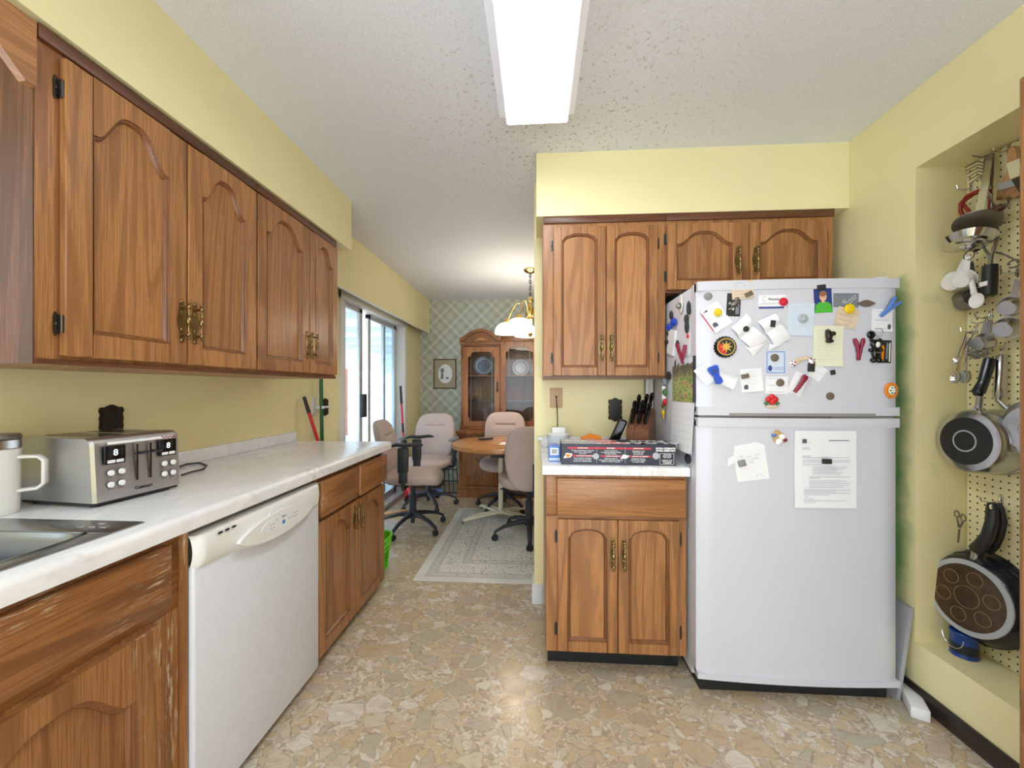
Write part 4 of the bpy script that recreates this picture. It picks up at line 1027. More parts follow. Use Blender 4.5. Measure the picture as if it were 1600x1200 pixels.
mu = thing('travel_mug', 'off-white insulated mug with steel lid at the left edge beside the toaster', 'mug', (-1.455, .955, ZT), R(0))
b = MB(); b.lathe([(0, 0), (.046, 0), (.049, .004), (.050, .03), (.052, .175), (.048, .178), (0, .178)], seg=40); b.build('body', 'mug_white', mu)
MB().lathe([(.0525, .178), (.0528, .200), (.050, .203), (.0, .203)], seg=40).build('steel_rim', 'steel', mu)
MB().lathe([(0, .203), (.053, .203), (.054, .207), (.05, .215), (.02, .217), (0, .217)], seg=40).build('lid', 'pane_glass' if False else 'dull_steel', mu)
a = R(38); e = Vector((math.cos(a), math.sin(a), 0))
b = MB(); pts = [e * .048 + Vector((0, 0, .152)), e * .085 + Vector((0, 0, .150)), e * .096 + Vector((0, 0, .138)), e * .096 + Vector((0, 0, .075)), e * .084 + Vector((0, 0, .062)), e * .048 + Vector((0, 0, .060))]
rings = []
s_ = Vector((-e.y, e.x, 0))
for i, p in enumerate(pts):
    t_ = (pts[min(i + 1, 5)] - pts[max(i - 1, 0)]).normalized(); n_ = t_.cross(s_).normalized()
    rings.append([b.bm.verts.new(p + s_ * .014 * x + n_ * .0045 * y) for x, y in ((-1, -.6), (-.8, -1), (.8, -1), (1, -.6), (1, .6), (.8, 1), (-.8, 1), (-1, .6))])
for A, B in zip(rings, rings[1:]):
    for q in range(8): b._f([A[q], A[(q + 1) % 8], B[(q + 1) % 8], B[q]])
b.build('handle', 'mug_white', mu)

# ================================================================== ON THE SHORT WORKTOP
ZS = .910
fb = thing('foil_box', 'long navy foil wrap carton with red bands on the short worktop', 'box', (.112, 1.742, ZS), R(-.6))
BL, BD, BH = .492, .16, .092
MB().box(0, BL, 0, BD, 0, BH, .001, 1).build('carton', 'navy', fb)
def quad(b, x0, x1, z0, z1, y=-.0004): b.poly([(x0, y, z0), (x1, y, z0), (x1, y, z1), (x0, y, z1)])
for i, (x0_, x1_) in enumerate(((.035, .150), (.158, .272), (.282, .385))):
    b = MB(); b.box(x0_ - .008, x1_ + .004, -.0005, 0, .070, .078); b.box(x0_ + .012, x1_ + .004, -.0005, 0, .036, .043); q_ = b.build('red_band', 'red', fb)
    c_ = (x0_ + x1_) / 2
    text(['COVER PANS', 'LINE GRILL', 'WRAP FOOD'][i], .0075, 'white', q_, (c_, -.0008, .0738), bold=.0002)
    text(['COUVRIR LES CASSEROLES', 'TAPISSER LE BARBECUE', 'EMBALLER LES ALIMENTS'][i], .0062, 'white', q_, (c_ + .008, -.0008, .0393), bold=.0002)
    text([('Prevent overbrowning - cover pans\nwhen you\'re roasting foods\nin the oven.'), ('Line your grill grates\nto avoid food sticking or falling\nthrough the grates.'), ('Wrap food to cook\nto freeze & store\nclean up & save.')][i], .0068, 'white', q_, (c_, -.0008, .0565), bold=.00012)
    text([('Éviter de brûler les aliments\nen couvrant vos casseroles\nlorsque vous rôtissez au four.'), ('Tapissez les grilles du\nbarbecue pour éviter que les aliments\ncollent ou tombent des grilles.'), ('Emballez les aliments\npour les cuire, congeler\nou ranger au frigo.')][i], .0068, 'white', q_, (c_, -.0008, .0225), bold=.00012)
b = MB(); b.box(.153, .1545, -.0005, 0, .01, .08); b.box(.276, .2775, -.0005, 0, .01, .08); b.build('divider', 'foil_silver', fb)
b = MB(); b.prism([(.008, .028), (.040, .032), (.048, .048), (.020, .052)], 'y', -.0006, 0); pz = b.build('picture', 'white', fb); MB().prism([(.028 + .011 * math.cos(i * PI / 8), .040 + .007 * math.sin(i * PI / 8)) for i in range(16)], 'y', -.0010, -.0006).build('food', 'orange', pz)
b = MB(); b.prism([(.150 + .014 * math.cos(i * PI / 10), .038 + .013 * math.sin(i * PI / 10)) for i in range(20)], 'y', -.0010, 0); b.build('picture', 'foil_silver', fb)
b = MB(); b.prism([(.255, .028), (.283, .030), (.296, .042), (.268, .048)], 'y', -.0010, 0); b.build('picture', 'white', fb)
text('EXTRA STRENGTH\nEXTRA RÉSISTANT', .0100, 'white', fb, (.45, -.0006, .070), bold=.0005)
b = MB(); b.prism([(.409 + .015 * math.cos(i * PI / 10), .043 + .015 * math.sin(i * PI / 10)) for i in range(20)], 'y', -.0010, 0); b.build('emblem', 'foil_silver', fb)
b = MB()
for a_ in ((.425, .4262, .006, .054), (.4838, .485, .006, .054), (.425, .485, .006, .0072), (.425, .485, .0528, .054)): b.box(a_[0], a_[1], -.0005, 0, a_[2], a_[3])
b.build('text_frame', 'white', fb); text('18 IN WIDE\nHEAVY DUTY\nFOIL WRAP\n\nLARGEUR 18 PO\nTRÈS ROBUSTE\nALUMINIUM', .0062, 'white', fb, (.456, -.0006, .030), bold=.00015)
# lid print, read from behind
b = MB(); b.prism([(.002, .002), (.20, .002), (.10, BD - .002), (.002, BD - .002)], 'z', BH, BH + .0004); b.build('top_print', 'foil_silver', fb)
b = MB(); b.prism([(.20, .002), (.295, .002), (.225, BD - .002), (.10, BD - .002)], 'z', BH, BH + .0005); b.build('top_print', 'red', fb)
text('ALCAN', .075, 'white', fb, (.385, .045, BH + .0006), (0, 0, PI), sx=1.15, bold=.0012); text('PLUS', .060, 'white', fb, (.40, .115, BH + .0006), (0, 0, PI), sx=1.2, bold=.0012)
text('FORT', .050, 'white', fb, (.225, .036, BH + .0007), (0, 0, PI), sx=1.1, bold=.001); text('EXTRA\nRÉSISTANT', .026, 'white', fb, (.185, .105, BH + .0007), (0, 0, PI), sx=1.2, bold=.0004); text('400', .060, 'white', fb, (.075, .11, BH + .0007), (0, 0, PI), sx=1.2, bold=.0008)
# blue carton
tx = thing('tea_box', 'small blue and white carton with a bar code left of the foil box', 'box', (.058, 1.80, ZS), 0)
MB().box(0, .05, 0, .10, 0, .072, .001).build('carton', 'light_blue', tx); b = MB(); b.box(.006, .044, -.0004, 0, .032, .064); q_ = b.build('label_panel', 'white', tx)
b = MB()
for i in range(9): b.box(.012 + i * .0028, .0132 + i * .0028 + (i % 3) * .0004, -.0008, -.0004, .038, .058)
b.build('bar_code', 'ink', q_); MB().box(.0, .05, -.0004, 0, .006, .018).build('stripe', 'paper_blue', tx)
# margarine tub with a small box on its lid
tbp = U(872, 668, Y=2.17)
tub = thing('margarine_tub', 'white margarine tub with blue print under the little white box', 'tub', (tbp.x + .002, 2.17, ZS))
MB().lathe([(0, 0), (.052, 0), (.062, .085), (0, .085)], seg=32).build('tub', 'white', tub); MB().lathe([(0, .093), (.062, .093), (.066, .090), (.066, .084), (.062, .083)], seg=32).build('lid', 'white', tub)
b = MB(); b.lathe([(.0575, .02), (.0635, .075)], seg=32); b.build('printed_band', 'paper_blue', tub)
ab = MB().box(-.036, .036, -.028, .028, 0, .032, .003); solo(ab, 'power_adapter', 'white', 'little white box standing on the margarine tub lid below the cord', 'adapter', (tbp.x + .002, 2.17, ZS + .0935))
# orange and tan packets behind the foil box
op = thing('snack_packet', 'orange and tan packet behind the foil box, left of the black phone', 'packet', (.285, 2.08, ZS))
b = MB(); b.prism([(-.06, 0), (.06, 0), (.055, .085), (.0, .10), (-.05, .08)], 'y', -.02, .02); b.build('packet', 'orange', op); MB().prism([(-.07, 0), (.07, 0), (.065, .07), (-.03, .078)], 'y', -.045, -.022).build('sleeve', 'paper_tan', op)
# cordless phone standing in its cradle
cp_ = thing('cordless_phone', 'black cordless phone tilted in its cradle behind the foil box', 'phone', (.40, 2.05, ZS), R(-12))
b = MB(); b.box(-.05, .05, -.045, .045, 0, .03, .008); b.build('cradle', 'black_plastic', cp_)
b = MB(); b.box(-.024, .024, -.014, .014, 0, .17, .010, 3); b.xf(Matrix.Translation((-.02, .0, .022)) @ Matrix.Rotation(R(24), 4, 'Y')); h_ = b.build('handset', 'black_gloss', cp_)
b = MB(); b.box(.0242, .0262, -.012, .012, .01, .165, .0008); b.xf(Matrix.Translation((-.02, .0, .022)) @ Matrix.Rotation(R(24), 4, 'Y')); b.build('edge_trim', 'steel', h_)
# knife block
kb = thing('knife_block', 'brown wooden knife block with black-handled knives beside the refrigerator', 'knife block', (.545, 2.07, ZS), R(-28))
b = MB(); b.prism([(-.10, 0), (.055, 0), (.095, .215), (.0, .245), (-.095, .15)], 'x', -.055, .055)
# block section lies in local (y,z), slanted top faces front
b = MB(); b.prism([(-.085, 0), (.085, 0), (.085, .06), (.075, .215), (.02, .235), (-.085, .12)], 'x', -.055, .055); b.build('block', 'block_wood', kb)
top_n = Vector((0, -.72, .69)).normalized(); tdir = Vector((0, .105, .115)).normalized()
for j in range(5):
    for i in range(3):
        if (j, i) in ((0, 1), (4, 2)): continue
        base = Vector((-.035 + i * .035, -.085, .12)) + tdir * (.022 + j * .028) + top_n * .001
        MB().box(base.x - .008, base.x + .008, base.y - .001, base.y + .001, base.z - .001, base.z + .001).build('slot', 'black_gloss', kb)
specs = [((-.035, .075), .125, .0), ((0, .075), .13, .03), ((.035, .075), .12, .05), ((-.02, .110), .13, 0.), ((.015, .110), .135, .02), ((.035, .125), .13, .06), ((-.035, .045), .10, -.02), ((.0, .045), .11, 0.), ((.03, .045), .10, .03)]
for (x, q_), ln, sw in specs:
    base = Vector((x, -.085, .12)) + tdir * q_; ax = (top_n * 1.0 + Vector((sw + .30, .0, .30))).normalized()
    k_ = thing('kitchen_knife', 'x', 'knife', tuple(kb.location)); k_.rotation_euler = kb.rotation_euler
    b = MB(); b.tube([base - ax * .06, base + ax * .0, base + ax * .012], [.006, .008, .009], 10); b.build('blade', 'steel', k_)
    b = MB(); b.tube([base + ax * .012, base + ax * .03, base + ax * (ln * .6), base + ax * (ln * .9), base + ax * ln], [.0085, .0105, .009, .0115, .007], 12); hd = b.build('handle', 'black_gloss', k_)
    b = MB(); 
    for u in (.35, .6): b.ell(base + ax * (ln * u) + Vector((0, -.009, 0)), .0025, .0015, .0025, 6)
    b.build('rivets', 'steel', hd)
    k_['label'] = 'black-handled kitchen knife standing in the wooden knife block'; k_['group'] = 'knives in the knife block'
# pale frame leaning beside the block and garland hung on the fridge side
wf_ = thing('cutting_board', 'pale framed board standing behind the knife block against the wall', 'board', (.665, 2.235, ZS))
sf = MB(); sf.box(.70 - .665 - .022, .70 - .665 - .016 + .0, -.17, .02, .0, .38, .002)
b = MB(); b.box(-.055, -.040, -.02, .01, 0, .40, .003); b.box(-.055, -.012, -.005, .01, 0, .40); b.build('board', 'white_trim', wf_); MB().box(-.036, -.016, -.008, -.005, .20, .38).build('panel', 'paper_yellow', wf_)

# ================================================================== ON TOP OF THE FRIDGE
gbx = thing('board_game_box', 'cream flat box with blue and red lettering on top of the refrigerator', 'box', (1.13, 1.93, FZ - .003))
b = MB(); b.prism([(-.155, 0), (.125, 0), (.125, .045), (-.085, .045), (-.155, .008)], 'y', -.06, .05) ; b.build('carton', 'paper_yellow', gbx)
text('GPT', .034, 'ink_blue', gbx, (.03, -.0605, .024), bold=.001, sx=1.3); MB().box(.06, .115, -.0606, -.06, .010, .018).build('red_line', 'red', gbx)
b = MB(); b.lathe([(.008, 0), (.014, 0), (.014, .0006), (.008, .0006)], (-.065, -.06, .022), (0, -1, 0), 18); b.build('ring_mark', 'paper_grey', gbx)
# dark things in the gap between the fridge and the cupboards
bg = MB(); bg.ell((0, 0, .035), .12, .13, .035, 10, .7, .8); solo(bg, 'plastic_bag', 'black_plastic', 'dark crumpled bag on the refrigerator top in the dark gap at left', 'bag', (.80, 2.10, FZ - .002))

# ================================================================== FRIDGE DOOR: notes and magnets
def fslope(x):
    t = (x - (FX0 + FX1) / 2) / ((FX1 - FX0) / 2); return math.atan(.032 * t / ((FX1 - FX0) / 2))
def fpos(px, py, lift=0.):
    p = U(px, py, Y=FY - .014); return Vector((p.x, bulge(p.x) - lift, p.z))
def fthing(name, label, cat, px, py, ccw=0., lift=0., group=None):
    p = fpos(px, py, lift); return thing(name, label, cat, p, fslope(p.x), group, -R(ccw))
PM = 1.62 / FPX * 1.0     # metres per pixel on the door
LAY = [0.]
def sheet(name, label, px, py, w_px, h_px, ccw=0., mat='paper', lift=.0006, curl=.002, lines=0, ink='ink_soft', cat='note', wob=0., corner=None):
    t = fthing(name, label, cat, px, py, ccw, lift); w_, h_ = w_px * PM / 2, h_px * PM / 2
    def f(u, v):
        x = (u * 2 - 1) * w_; z = (v * 2 - 1) * h_
        y = -curl * (abs(v * 2 - 1) ** 2) * (.6 + .4 * math.sin(u * 3 + px)) - wob * math.sin(u * 5 + v * 4 + py) ** 2
        return Vector((x, y, z))
    MB().grid(f, 10, 10).build('sheet', mat, t)
    if lines:
        b = MB(); rnd = random.Random(int(px * 31 + py))
        for i in range(lines):
            v = .88 - .76 * i / max(1, lines - 1) if lines > 1 else .5; u0 = .1 + rnd.random() * .06; u1 = .55 + rnd.random() * .35
            n = 6
            A = [f(u0 + (u1 - u0) * k / n, v) for k in range(n + 1)]
            hh = .00045
            for p, q in zip(A, A[1:]): b.poly([p + Vector((0, -.0004, -hh)), q + Vector((0, -.0004, -hh)), q + Vector((0, -.0004, hh)), p + Vector((0, -.0004, hh))])
        b.build('writing', ink, t)
    return t
def flat(t, pts, mat, name, y=-.0022, th=.0003):
    return MB().prism([(x * PM, z * PM) for x, z in pts], 'y', y - th, y).build(name, mat, t)
def circ(r, n=20, cx=0, cz=0, rz_=None): return [(cx + r * math.cos(2 * PI * i / n), cz + (rz_ or r) * math.sin(2 * PI * i / n)) for i in range(n)]
def disc(label, px, py, r_px, mat, lift=.0045, th=.004, knob=0., name='fridge_magnet', mat2=None):
    t = fthing(name, label, 'magnet', px, py, 0, lift); r_ = r_px * PM
    b = MB(); prof = [(0, 0), (r_, 0), (r_, th * .7), (r_ * .88, th)]
    if knob: prof += [(r_ * .72, th), (r_ * .66, th + knob), (r_ * .45, th + knob * 1.25)]
    prof += [(0, prof[-1][1] * (.85 if knob else 1))]
    b.lathe(prof, (0, 0, 0), (0, -1, 0), 24); b.build('disc', mat, t); return t
def bar(label, px, py, w_, h_, ccw, mat='magnet_black', lift=.0045, th=.004):
    b = MB().box(-w_ * PM / 2, w_ * PM / 2, -th, 0, -h_ * PM / 2, h_ * PM / 2, .0008)
    p = fpos(px, py, lift); return solo(b, 'fridge_magnet', mat, label, 'magnet', p, fslope(p.x), None, -R(ccw))
def clip(label, px, py, ln, ccw, mat, lift=.003, spread=1.):
    t = fthing('clothes_clip', label, 'clip', px, py, ccw, lift); l_ = ln * PM
    for s_ in (-1, 1):
        b = MB(); b.tube([(s_ * .0015, -.006, -l_ * .5), (s_ * .003, -.010, -l_ * .2), (s_ * .006 * spread, -.012, l_ * .1), (s_ * .012 * spread, -.011, l_ * .35), (s_ * .014 * spread, -.010, l_ * .5)], [.005, .0055, .006, .0075, .005], 10); b.build('jaw', mat, t)
    b = MB(); b.tube([(-.009, -.017, .002), (.009, -.017, .002), (.009, -.004, .002), (-.009, -.004, .002)], .0009, 6, closed=True); b.build('spring', 'chrome', t)
    MB().box(-.004, .004, -.005, 0, -.008, .008, .001).build('magnet_pad', 'magnet_black', t)
    return t
def figure(label, px, py, parts, lift=.001, name='fridge_magnet', ccw=0.):
    """parts: (name, mat, [(cx,cz,rx,rz,depth)...]) rounded relief blobs in px"""
    t = fthing(name, label, 'magnet', px, py, ccw, lift)
    for nm, mat, bl in parts:
        b = MB()
        for cx, cz, rx, rz_, d in bl: b.ell((cx * PM, -d * .5, cz * PM), rx * PM, d * .6, rz_ * PM, 8)
        b.build(nm, mat, t)
    return t

disc('grey round magnet at the top left of the freezer door', 1108, 462, 6, 'magnet_grey', .0005)
t = sheet('note', 'white pad note tilted left with a red edge and a small cow drawing', 1120, 495, 30, 40, 34, lines=8, curl=.004)
flat(t, [(-15.5, 19), (-14.2, 19), (-14.2, -19), (-15.5, -19)], 'bright_red', 'red_edge'); flat(t, [(-11, -12), (-4, -13), (-4, -7), (-8, -5), (-11, -7)], 'ink', 'drawing'); flat(t, [(-12, 19), (-12, 15), (-5, 14), (-5, 19)], 'ink', 'heading')
disc('yellow knob magnet on the note with the red edge', 1122, 488, 6, 'yellow', .0055, .004, .006)
t = sheet('business_card', 'black card half hidden under the tan note', 1147, 476, 20, 35, -3, 'card_black', .0008, 0, cat='card')
flat(t, [(-2, -8), (1, -8), (1, -3), (-2, -3)], 'white', 'print', -.0006); flat(t, [(3, -14), (8, -14), (8, -2), (3, -2)], 'paper_grey', 'print', -.0006)
sheet('note', 'tan paper note at the top edge of the freezer door', 1160, 453, 31, 28, 3, 'paper_tan', .0035, .001, 6, 'magnet_brown')
bar('dark rectangular magnet tilted on the tan top note', 1169, 460, 11, 7, 26, 'magnet_brown', .006)
figure('silver-grey animal magnet on the black card', 1148, 474, [('body', 'dull_steel', [(0, 0, 8, 4, .012), (-6, 3, 4, 3, .012), (5, 4, 4, 3, .010)]), ('leg', 'dull_steel', [(-8, -4, 5, 1.6, .008)]), ('leg', 'dull_steel', [(3, -5, 1.6, 4, .008)])], .0022, ccw=28)
t = sheet('business_card', 'white business card with a blue strip and round logo', 1206, 472, 39, 21, 0, 'paper', .0006, .0, cat='card')
flat(t, [(-19, -10), (17, -10), (17, -7), (-19, -7)], 'ink_blue', 'blue_strip', -.0006); text('Phoenix', .0125, 'ink', t, (.006, -.0010, .011), bold=.0002)
b = MB(); b.tube([(-.026 + .011 * math.cos(i * .33), -.0010, .012 + .009 * math.sin(i * .33)) for i in range(3, 17)], .0005, 4); b.build('logo_ring', 'ink', t); text('plumbing & heating services', .0065, 'ink_soft', t, (-.006, -.001, -.006))
disc('red knob magnet on the white business card', 1223, 472, 6.3, 'red', .0015, .004, .006)
# folded receipts
def receipt(label, px, py, pts_top, pts_bot, lift=.001):
    t = fthing('folded_receipt', label, 'receipt', px, py, 0, lift)
    def S(c, n1=8, n2=8, bow=.010, off=0., up=1.):
        a, b_, c_, d = [Vector(q) for q in c]
        return lambda u, v: Vector((((a * (1 - u) + b_ * u) * (1 - v) + (d * (1 - u) + c_ * u) * v).x * PM, -off - bow * math.sin(PI * v) * up - .003 * math.sin(PI * u) , ((a * (1 - u) + b_ * u) * (1 - v) + (d * (1 - u) + c_ * u) * v).y * PM))
    MB().grid(S(pts_bot[1], bow=.004, off=.001), 8, 8).build('under_sheet', 'paper', t)
    MB().grid(S(pts_bot[0], bow=.008, off=.003), 8, 8).build('sheet', 'paper', t)
    MB().grid(S(pts_top, bow=.012, off=.0035), 8, 8).build('curled_top', 'paper', t)
    return t
receipt('white folded receipt held by a round black magnet', 1168, 520, [(-24, 8), (-2, 29), (8, 10), (-12, -10)], [[(-12, -8), (6, 10), (28, -10), (6, -26)], [(-4, -20), (6, -24), (26, -14), (8, -36)]])
disc('small round black magnet on the left folded receipt', 1162.5, 515, 4.4, 'magnet_black', .0175)
receipt('white folded receipt held by a black rectangular magnet', 1206, 519, [(-22, 16), (4, 28), (10, 10), (-10, -4)], [[(-12, 2), (10, 14), (26, -10), (2, -22)], [(-4, -18), (4, -20), (23, -14), (-8, -30)]])
bar('black rectangular magnet on the right folded receipt', 1203, 507, 7, 10, -8, 'magnet_black', .0175)
sheet('printed_slip', 'pale blue slip held by a clear round magnet', 1250, 499, 38, 49, -3, 'paper_blue', .0006, .003, 11, 'ink_soft')
disc('clear silver knob magnet on the pale blue slip', 1253, 498, 6.5, 'foil_silver', .0045, .004, .006)
t = sheet('school_photo', 'small portrait photo of a smiling child in a green shirt', 1285.5, 470, 26, 36, 3, 'photo_blue', .0006, .0, cat='photo')
flat(t, [(-13, -18), (13, -18), (11, -6), (6, -2), (-6, -2), (-11, -6)], 'shirt_green', 'shirt', -.0006); flat(t, circ(5.2, 20, 0, 6, 7), 'skin', 'face', -.0010)
flat(t, circ(5.4, 20, 0, 10.5, 4), 'hair', 'hair', -.0014); flat(t, circ(.7, 8, -2, 6.5), 'ink', 'eye', -.0014); flat(t, circ(.7, 8, 2, 6.5), 'ink', 'eye', -.0014); flat(t, [(-2.2, 3), (0, 2), (2.2, 3), (0, 2.6)], 'white', 'smile', -.0014); flat(t, [(-2, -3), (2, -3), (2.4, 0), (-2.4, 0)], 'skin', 'neck', -.0009)
bar('black flat magnet at the top of the child photo', 1282, 449.5, 13, 8, 6, 'magnet_black', .002, .003)
t = sheet('business_card', 'grey business card with a white scissors drawing', 1322, 469, 37, 21, -1, 'paper_grey', .0006, 0, 3, 'ink', cat='card')
b = MB()
for a_, c_ in (((-1, -5), (14, 8)), ((2, -8), (15, 5))): b.tube([(a_[0] * PM, -.001, a_[1] * PM), (c_[0] * PM, -.001, c_[1] * PM)], .0009, 5)
for cx, cz in ((-3, -2), (1, -9)): b.tube([((cx + 2 * math.cos(i * .8)) * PM, -.001, (cz + 2 * math.sin(i * .8)) * PM) for i in range(8)], .0008, 5, closed=True)
b.build('scissors_print', 'white', t)
b = MB(); b.prism([(x * PM, z * PM) for x, z in ((-14, 0), (-8, 3), (-3, 5), (3, 5), (8, 3), (14, 0), (8, -3), (3, -5), (-3, -5), (-8, -3))], 'y', -.004, 0); p = fpos(1354.5, 474, .0005); solo(b, 'fridge_magnet', 'magnet_brown', 'flat grey-gold spindle-shaped magnet right of the grey card', 'magnet', p, fslope(p.x))
sheet('note', 'tan square note tilted below the grey scissors card', 1323, 497, 32, 29, -14, 'paper_tan', .0016, .003, 4, 'magnet_brown')
disc('large yellow knob magnet on the tilted tan note', 1326, 483, 7.5, 'yellow', .005, .006, .006)
t = sheet('note', 'white note with a tiny cow drawing at the right edge of the freezer', 1381, 500, 31, 33, -2, 'paper', .0006, .004, 3, 'ink')
flat(t, [(8, -13), (12, -13), (13, -8), (11, -5), (8, -7)], 'ink', 'drawing')
clip('pale blue clothes clip on the cow note at the right edge', 1389, 481, 34, -44, 'light_blue', .005)
# bottle cap magnet
t = fthing('bottle_cap_magnet', 'large black bottle-cap magnet with a gold star', 'magnet', 1134, 542, 0, .0005)
r_ = 16.5 * PM; b = MB(); n = 63; A = []; B = []; C = []
for i in range(n):
    a = 2 * PI * i / n; k = 1 + .045 * math.cos(21 * a); A.append(b.bm.verts.new((r_ * k * math.cos(a), 0, r_ * k * math.sin(a)))); B.append(b.bm.verts.new((r_ * (.93 + .02 * math.cos(21 * a)) * math.cos(a), -.008, r_ * (.93 + .02 * math.cos(21 * a)) * math.sin(a)))); C.append(b.bm.verts.new((r_ * .84 * math.cos(a), -.012, r_ * .84 * math.sin(a))))
for i in range(n): b._f([A[i], A[(i + 1) % n], B[(i + 1) % n], B[i]]); b._f([B[i], B[(i + 1) % n], C[(i + 1) % n], C[i]])
b._f(C); b.build('cap', 'black_gloss', t)
flat(t, circ(13, 30), 'gold', 'gold_ring', -.012); flat(t, circ(11.6, 30), 'card_black', 'ground', -.0124)
flat(t, [(0, 0)] + [(11 * math.cos(R(a)), 11 * math.sin(R(a))) for a in range(150, 275, 12)], 'bright_red', 'red_sector', -.0128)
st_ = []
for i in range(16):
    a = R(90 + i * 22.5); q_ = 9.5 if i % 2 == 0 else 3.8; st_.append((q_ * math.cos(a), q_ * math.sin(a)))
flat(t, st_, 'gold', 'star', -.0132)
t = sheet('certificate_card', 'pale blue bordered card with a small blue figure', 1211.5, 566, 28, 34, 0, 'paper_blue', .0006, .0, 0, cat='card')
flat(t, circ(3, 12, -8, -9, 4.5), 'ink_blue', 'figure', -.0006); b = MB()
for a_ in ((-13, 13, 15, 16), (-13, 13, -16, -15), (-13, -12, -16, 16), (12, 13, -16, 16), (-3, 11, -8, -7.4), (-4, 11, -11, -10.4)): b.box(a_[0] * PM, a_[1] * PM, -.001, -.0006, a_[2] * PM, a_[3] * PM)
b.build('border', 'light_blue', t)
disc('brown round magnet on the pale blue bordered card', 1209.5, 559, 5.8, 'magnet_brown', .002)
figure('curved cream magnet banner with red-spotted scroll ends', 1252, 563, [('banner', 'paper_tan', [(-9, -2, 6, 4, .008), (-2, 2, 7, 3.5, .008), (5, 3, 6, 3.2, .008)]), ('scroll', 'white', [(-14, -5, 5, 5, .010)]), ('scroll', 'white', [(13, -1, 5, 5, .010)]), ('spots', 'crimson', [(-16, -6, 1.5, 1.2, .014), (-12, -3, 1.3, 1.2, .014), (-13, -8, 1.2, 1.4, .014), (11, 2, 1.3, 1.3, .014), (15, -3, 1.3, 1.3, .014), (13, 0, 1, 1, .015), (-16, -2, 1, 1, .013), (16, 1, 1, 1, .013)])])
t = sheet('lined_note', 'pale yellow lined note paper held by a dark figure magnet', 1293, 541, 43, 60, -1, 'paper_yellow', .0008, .006, 15, 'ink_soft', wob=.001)
figure('dark pewter animal magnet on the yellow lined note', 1292, 525, [('body', 'cast_dark', [(0, 0, 5, 8, .014), (-2, 6, 3, 3.5, .016)]), ('head', 'cast_dark', [(6, 3, 4, 3.5, .012)]), ('base', 'cast_dark', [(1, -8, 6, 3, .012)])], .004)
clip('purple-red clothes clip at the right of the yellow note', 1340, 546, 32, 0, 'crimson', .0005, 1.2)
t = figure('black bear-like key tag hanging from a magnet hook', 1367, 545, [('body', 'black_gloss', [(1, -6, 6.5, 10, .016), (1, 7, 8, 7, .016)]), ('ear', 'black_gloss', [(-5, 13, 2.6, 2.6, .012)]), ('ear', 'black_gloss', [(7, 13, 2.6, 2.6, .012)]), ('arm', 'black_gloss', [(-6, -2, 3.5, 3, .014)]), ('arm', 'black_gloss', [(8, -2, 3.0, 3, .014)]), ('leg', 'black_gloss', [(-3, -17, 4.2, 4, .016)]), ('leg', 'black_gloss', [(5, -17, 4.2, 4, .016)]), ('face', 'mug_white', [(1, 6, 4, 5, .020)]), ('belt', 'magnet_brown', [(1, -6, 5, 1.2, .021)])], .001, 'key_tag')
b = MB(); b.tube([((4 + 6 * math.cos(i * .42)) * PM, -.012, (24 + 6 * math.sin(i * .42)) * PM) for i in range(15)], .0011, 6, closed=True); b.build('ring', 'chrome', t); figure('small black magnet hook beside the key ring', 1361, 523, [('hook', 'black_gloss', [(0, 0, 6, 6, .012)])], .0005)
t = sheet('picture_card', 'small dark picture card with an orange streak behind the key tag', 1387, 549, 17, 34, -2, 'card_black', .0005, 0, cat='card')
flat(t, [(-6, -14), (-3, -14), (-2, 6), (-4, 10), (-6, 8)], 'orange', 'streak', -.0006); flat(t, [(0, -10), (3, -12), (4, 12), (1, 14)], 'paper_grey', 'print', -.0006); flat(t, [(5, -15), (7, -15), (7, 14), (5, 12)], 'paper_yellow', 'print', -.0006)
sheet('receipt', 'white receipt slips fanned under the blue bone-shaped clip', 1106, 583, 26, 30, 38, 'paper', .0008, .003, 7, cat='receipt')
sheet('receipt', 'crumpled white receipt trailing right of the blue bone-shaped clip', 1131, 592, 38, 20, -24, 'paper', .0012, .010, 2, cat='receipt', wob=.006)
t = fthing('bag_clip', 'bright blue bone-shaped bag clip on the fanned receipts', 'clip', 1118, 586, 24, .010)
b = MB(); b.prism([(x * PM, z * PM) for x, z in ((-8, 12), (-5, 14.5), (5, 14.5), (8, 12), (7, 6), (4, -2), (5.5, -8), (5, -13), (0, -15), (-5, -13), (-5.5, -8), (-4, -2), (-7, 6))], 'y', -.008, 0); b.build('body', 'blue', t); MB().lathe([(0, .0105), (.009, .0105), (.010, .008)], (0, 0, .016), (0, -1, 0), 16).build('button', 'ink_blue', t)
t = sheet('note', 'white pad note with tiny cow drawing and dark bar magnet', 1174.5, 594, 31, 35, 5, 'paper', .0006, .004, 8, 'ink_soft'); flat(t, [(-12, -13), (-6, -13), (-6, -7), (-9, -6), (-12, -8)], 'ink', 'drawing')
bar('dark bar magnet on the pad note below the receipts', 1163.5, 588, 11, 6.5, 12, 'magnet_brown', .0055)
sheet('note', 'white folded handwritten note under the bordered card', 1213, 602, 32, 26, 0, 'paper', .0006, .001, 3, 'ink_blue', wob=.001)
disc('brown round magnet on the handwritten white note', 1217.5, 598, 5.6, 'magnet_brown', .004)
sheet('card', 'white card tilted right under the magenta clip', 1246, 600, 21, 34, -24, 'paper', .0006, .002, 2, cat='card')
clip('dark magenta clothes clip lying across the tilted white card', 1247, 600, 29, -32, 'crimson', .004, .35)
sheet('receipt', 'pale receipt corner hanging from a black bar magnet', 1277, 582, 20, 22, -35, 'paper', .0006, .002, 3, cat='receipt')
bar('black bar magnet below the curved banner magnet', 1265.5, 574, 9.5, 13, -4, 'magnet_black', .0045)
bar('tiny black square magnet below the yellow lined note', 1300, 582, 6, 7, 12, 'magnet_black', .0005, .007)
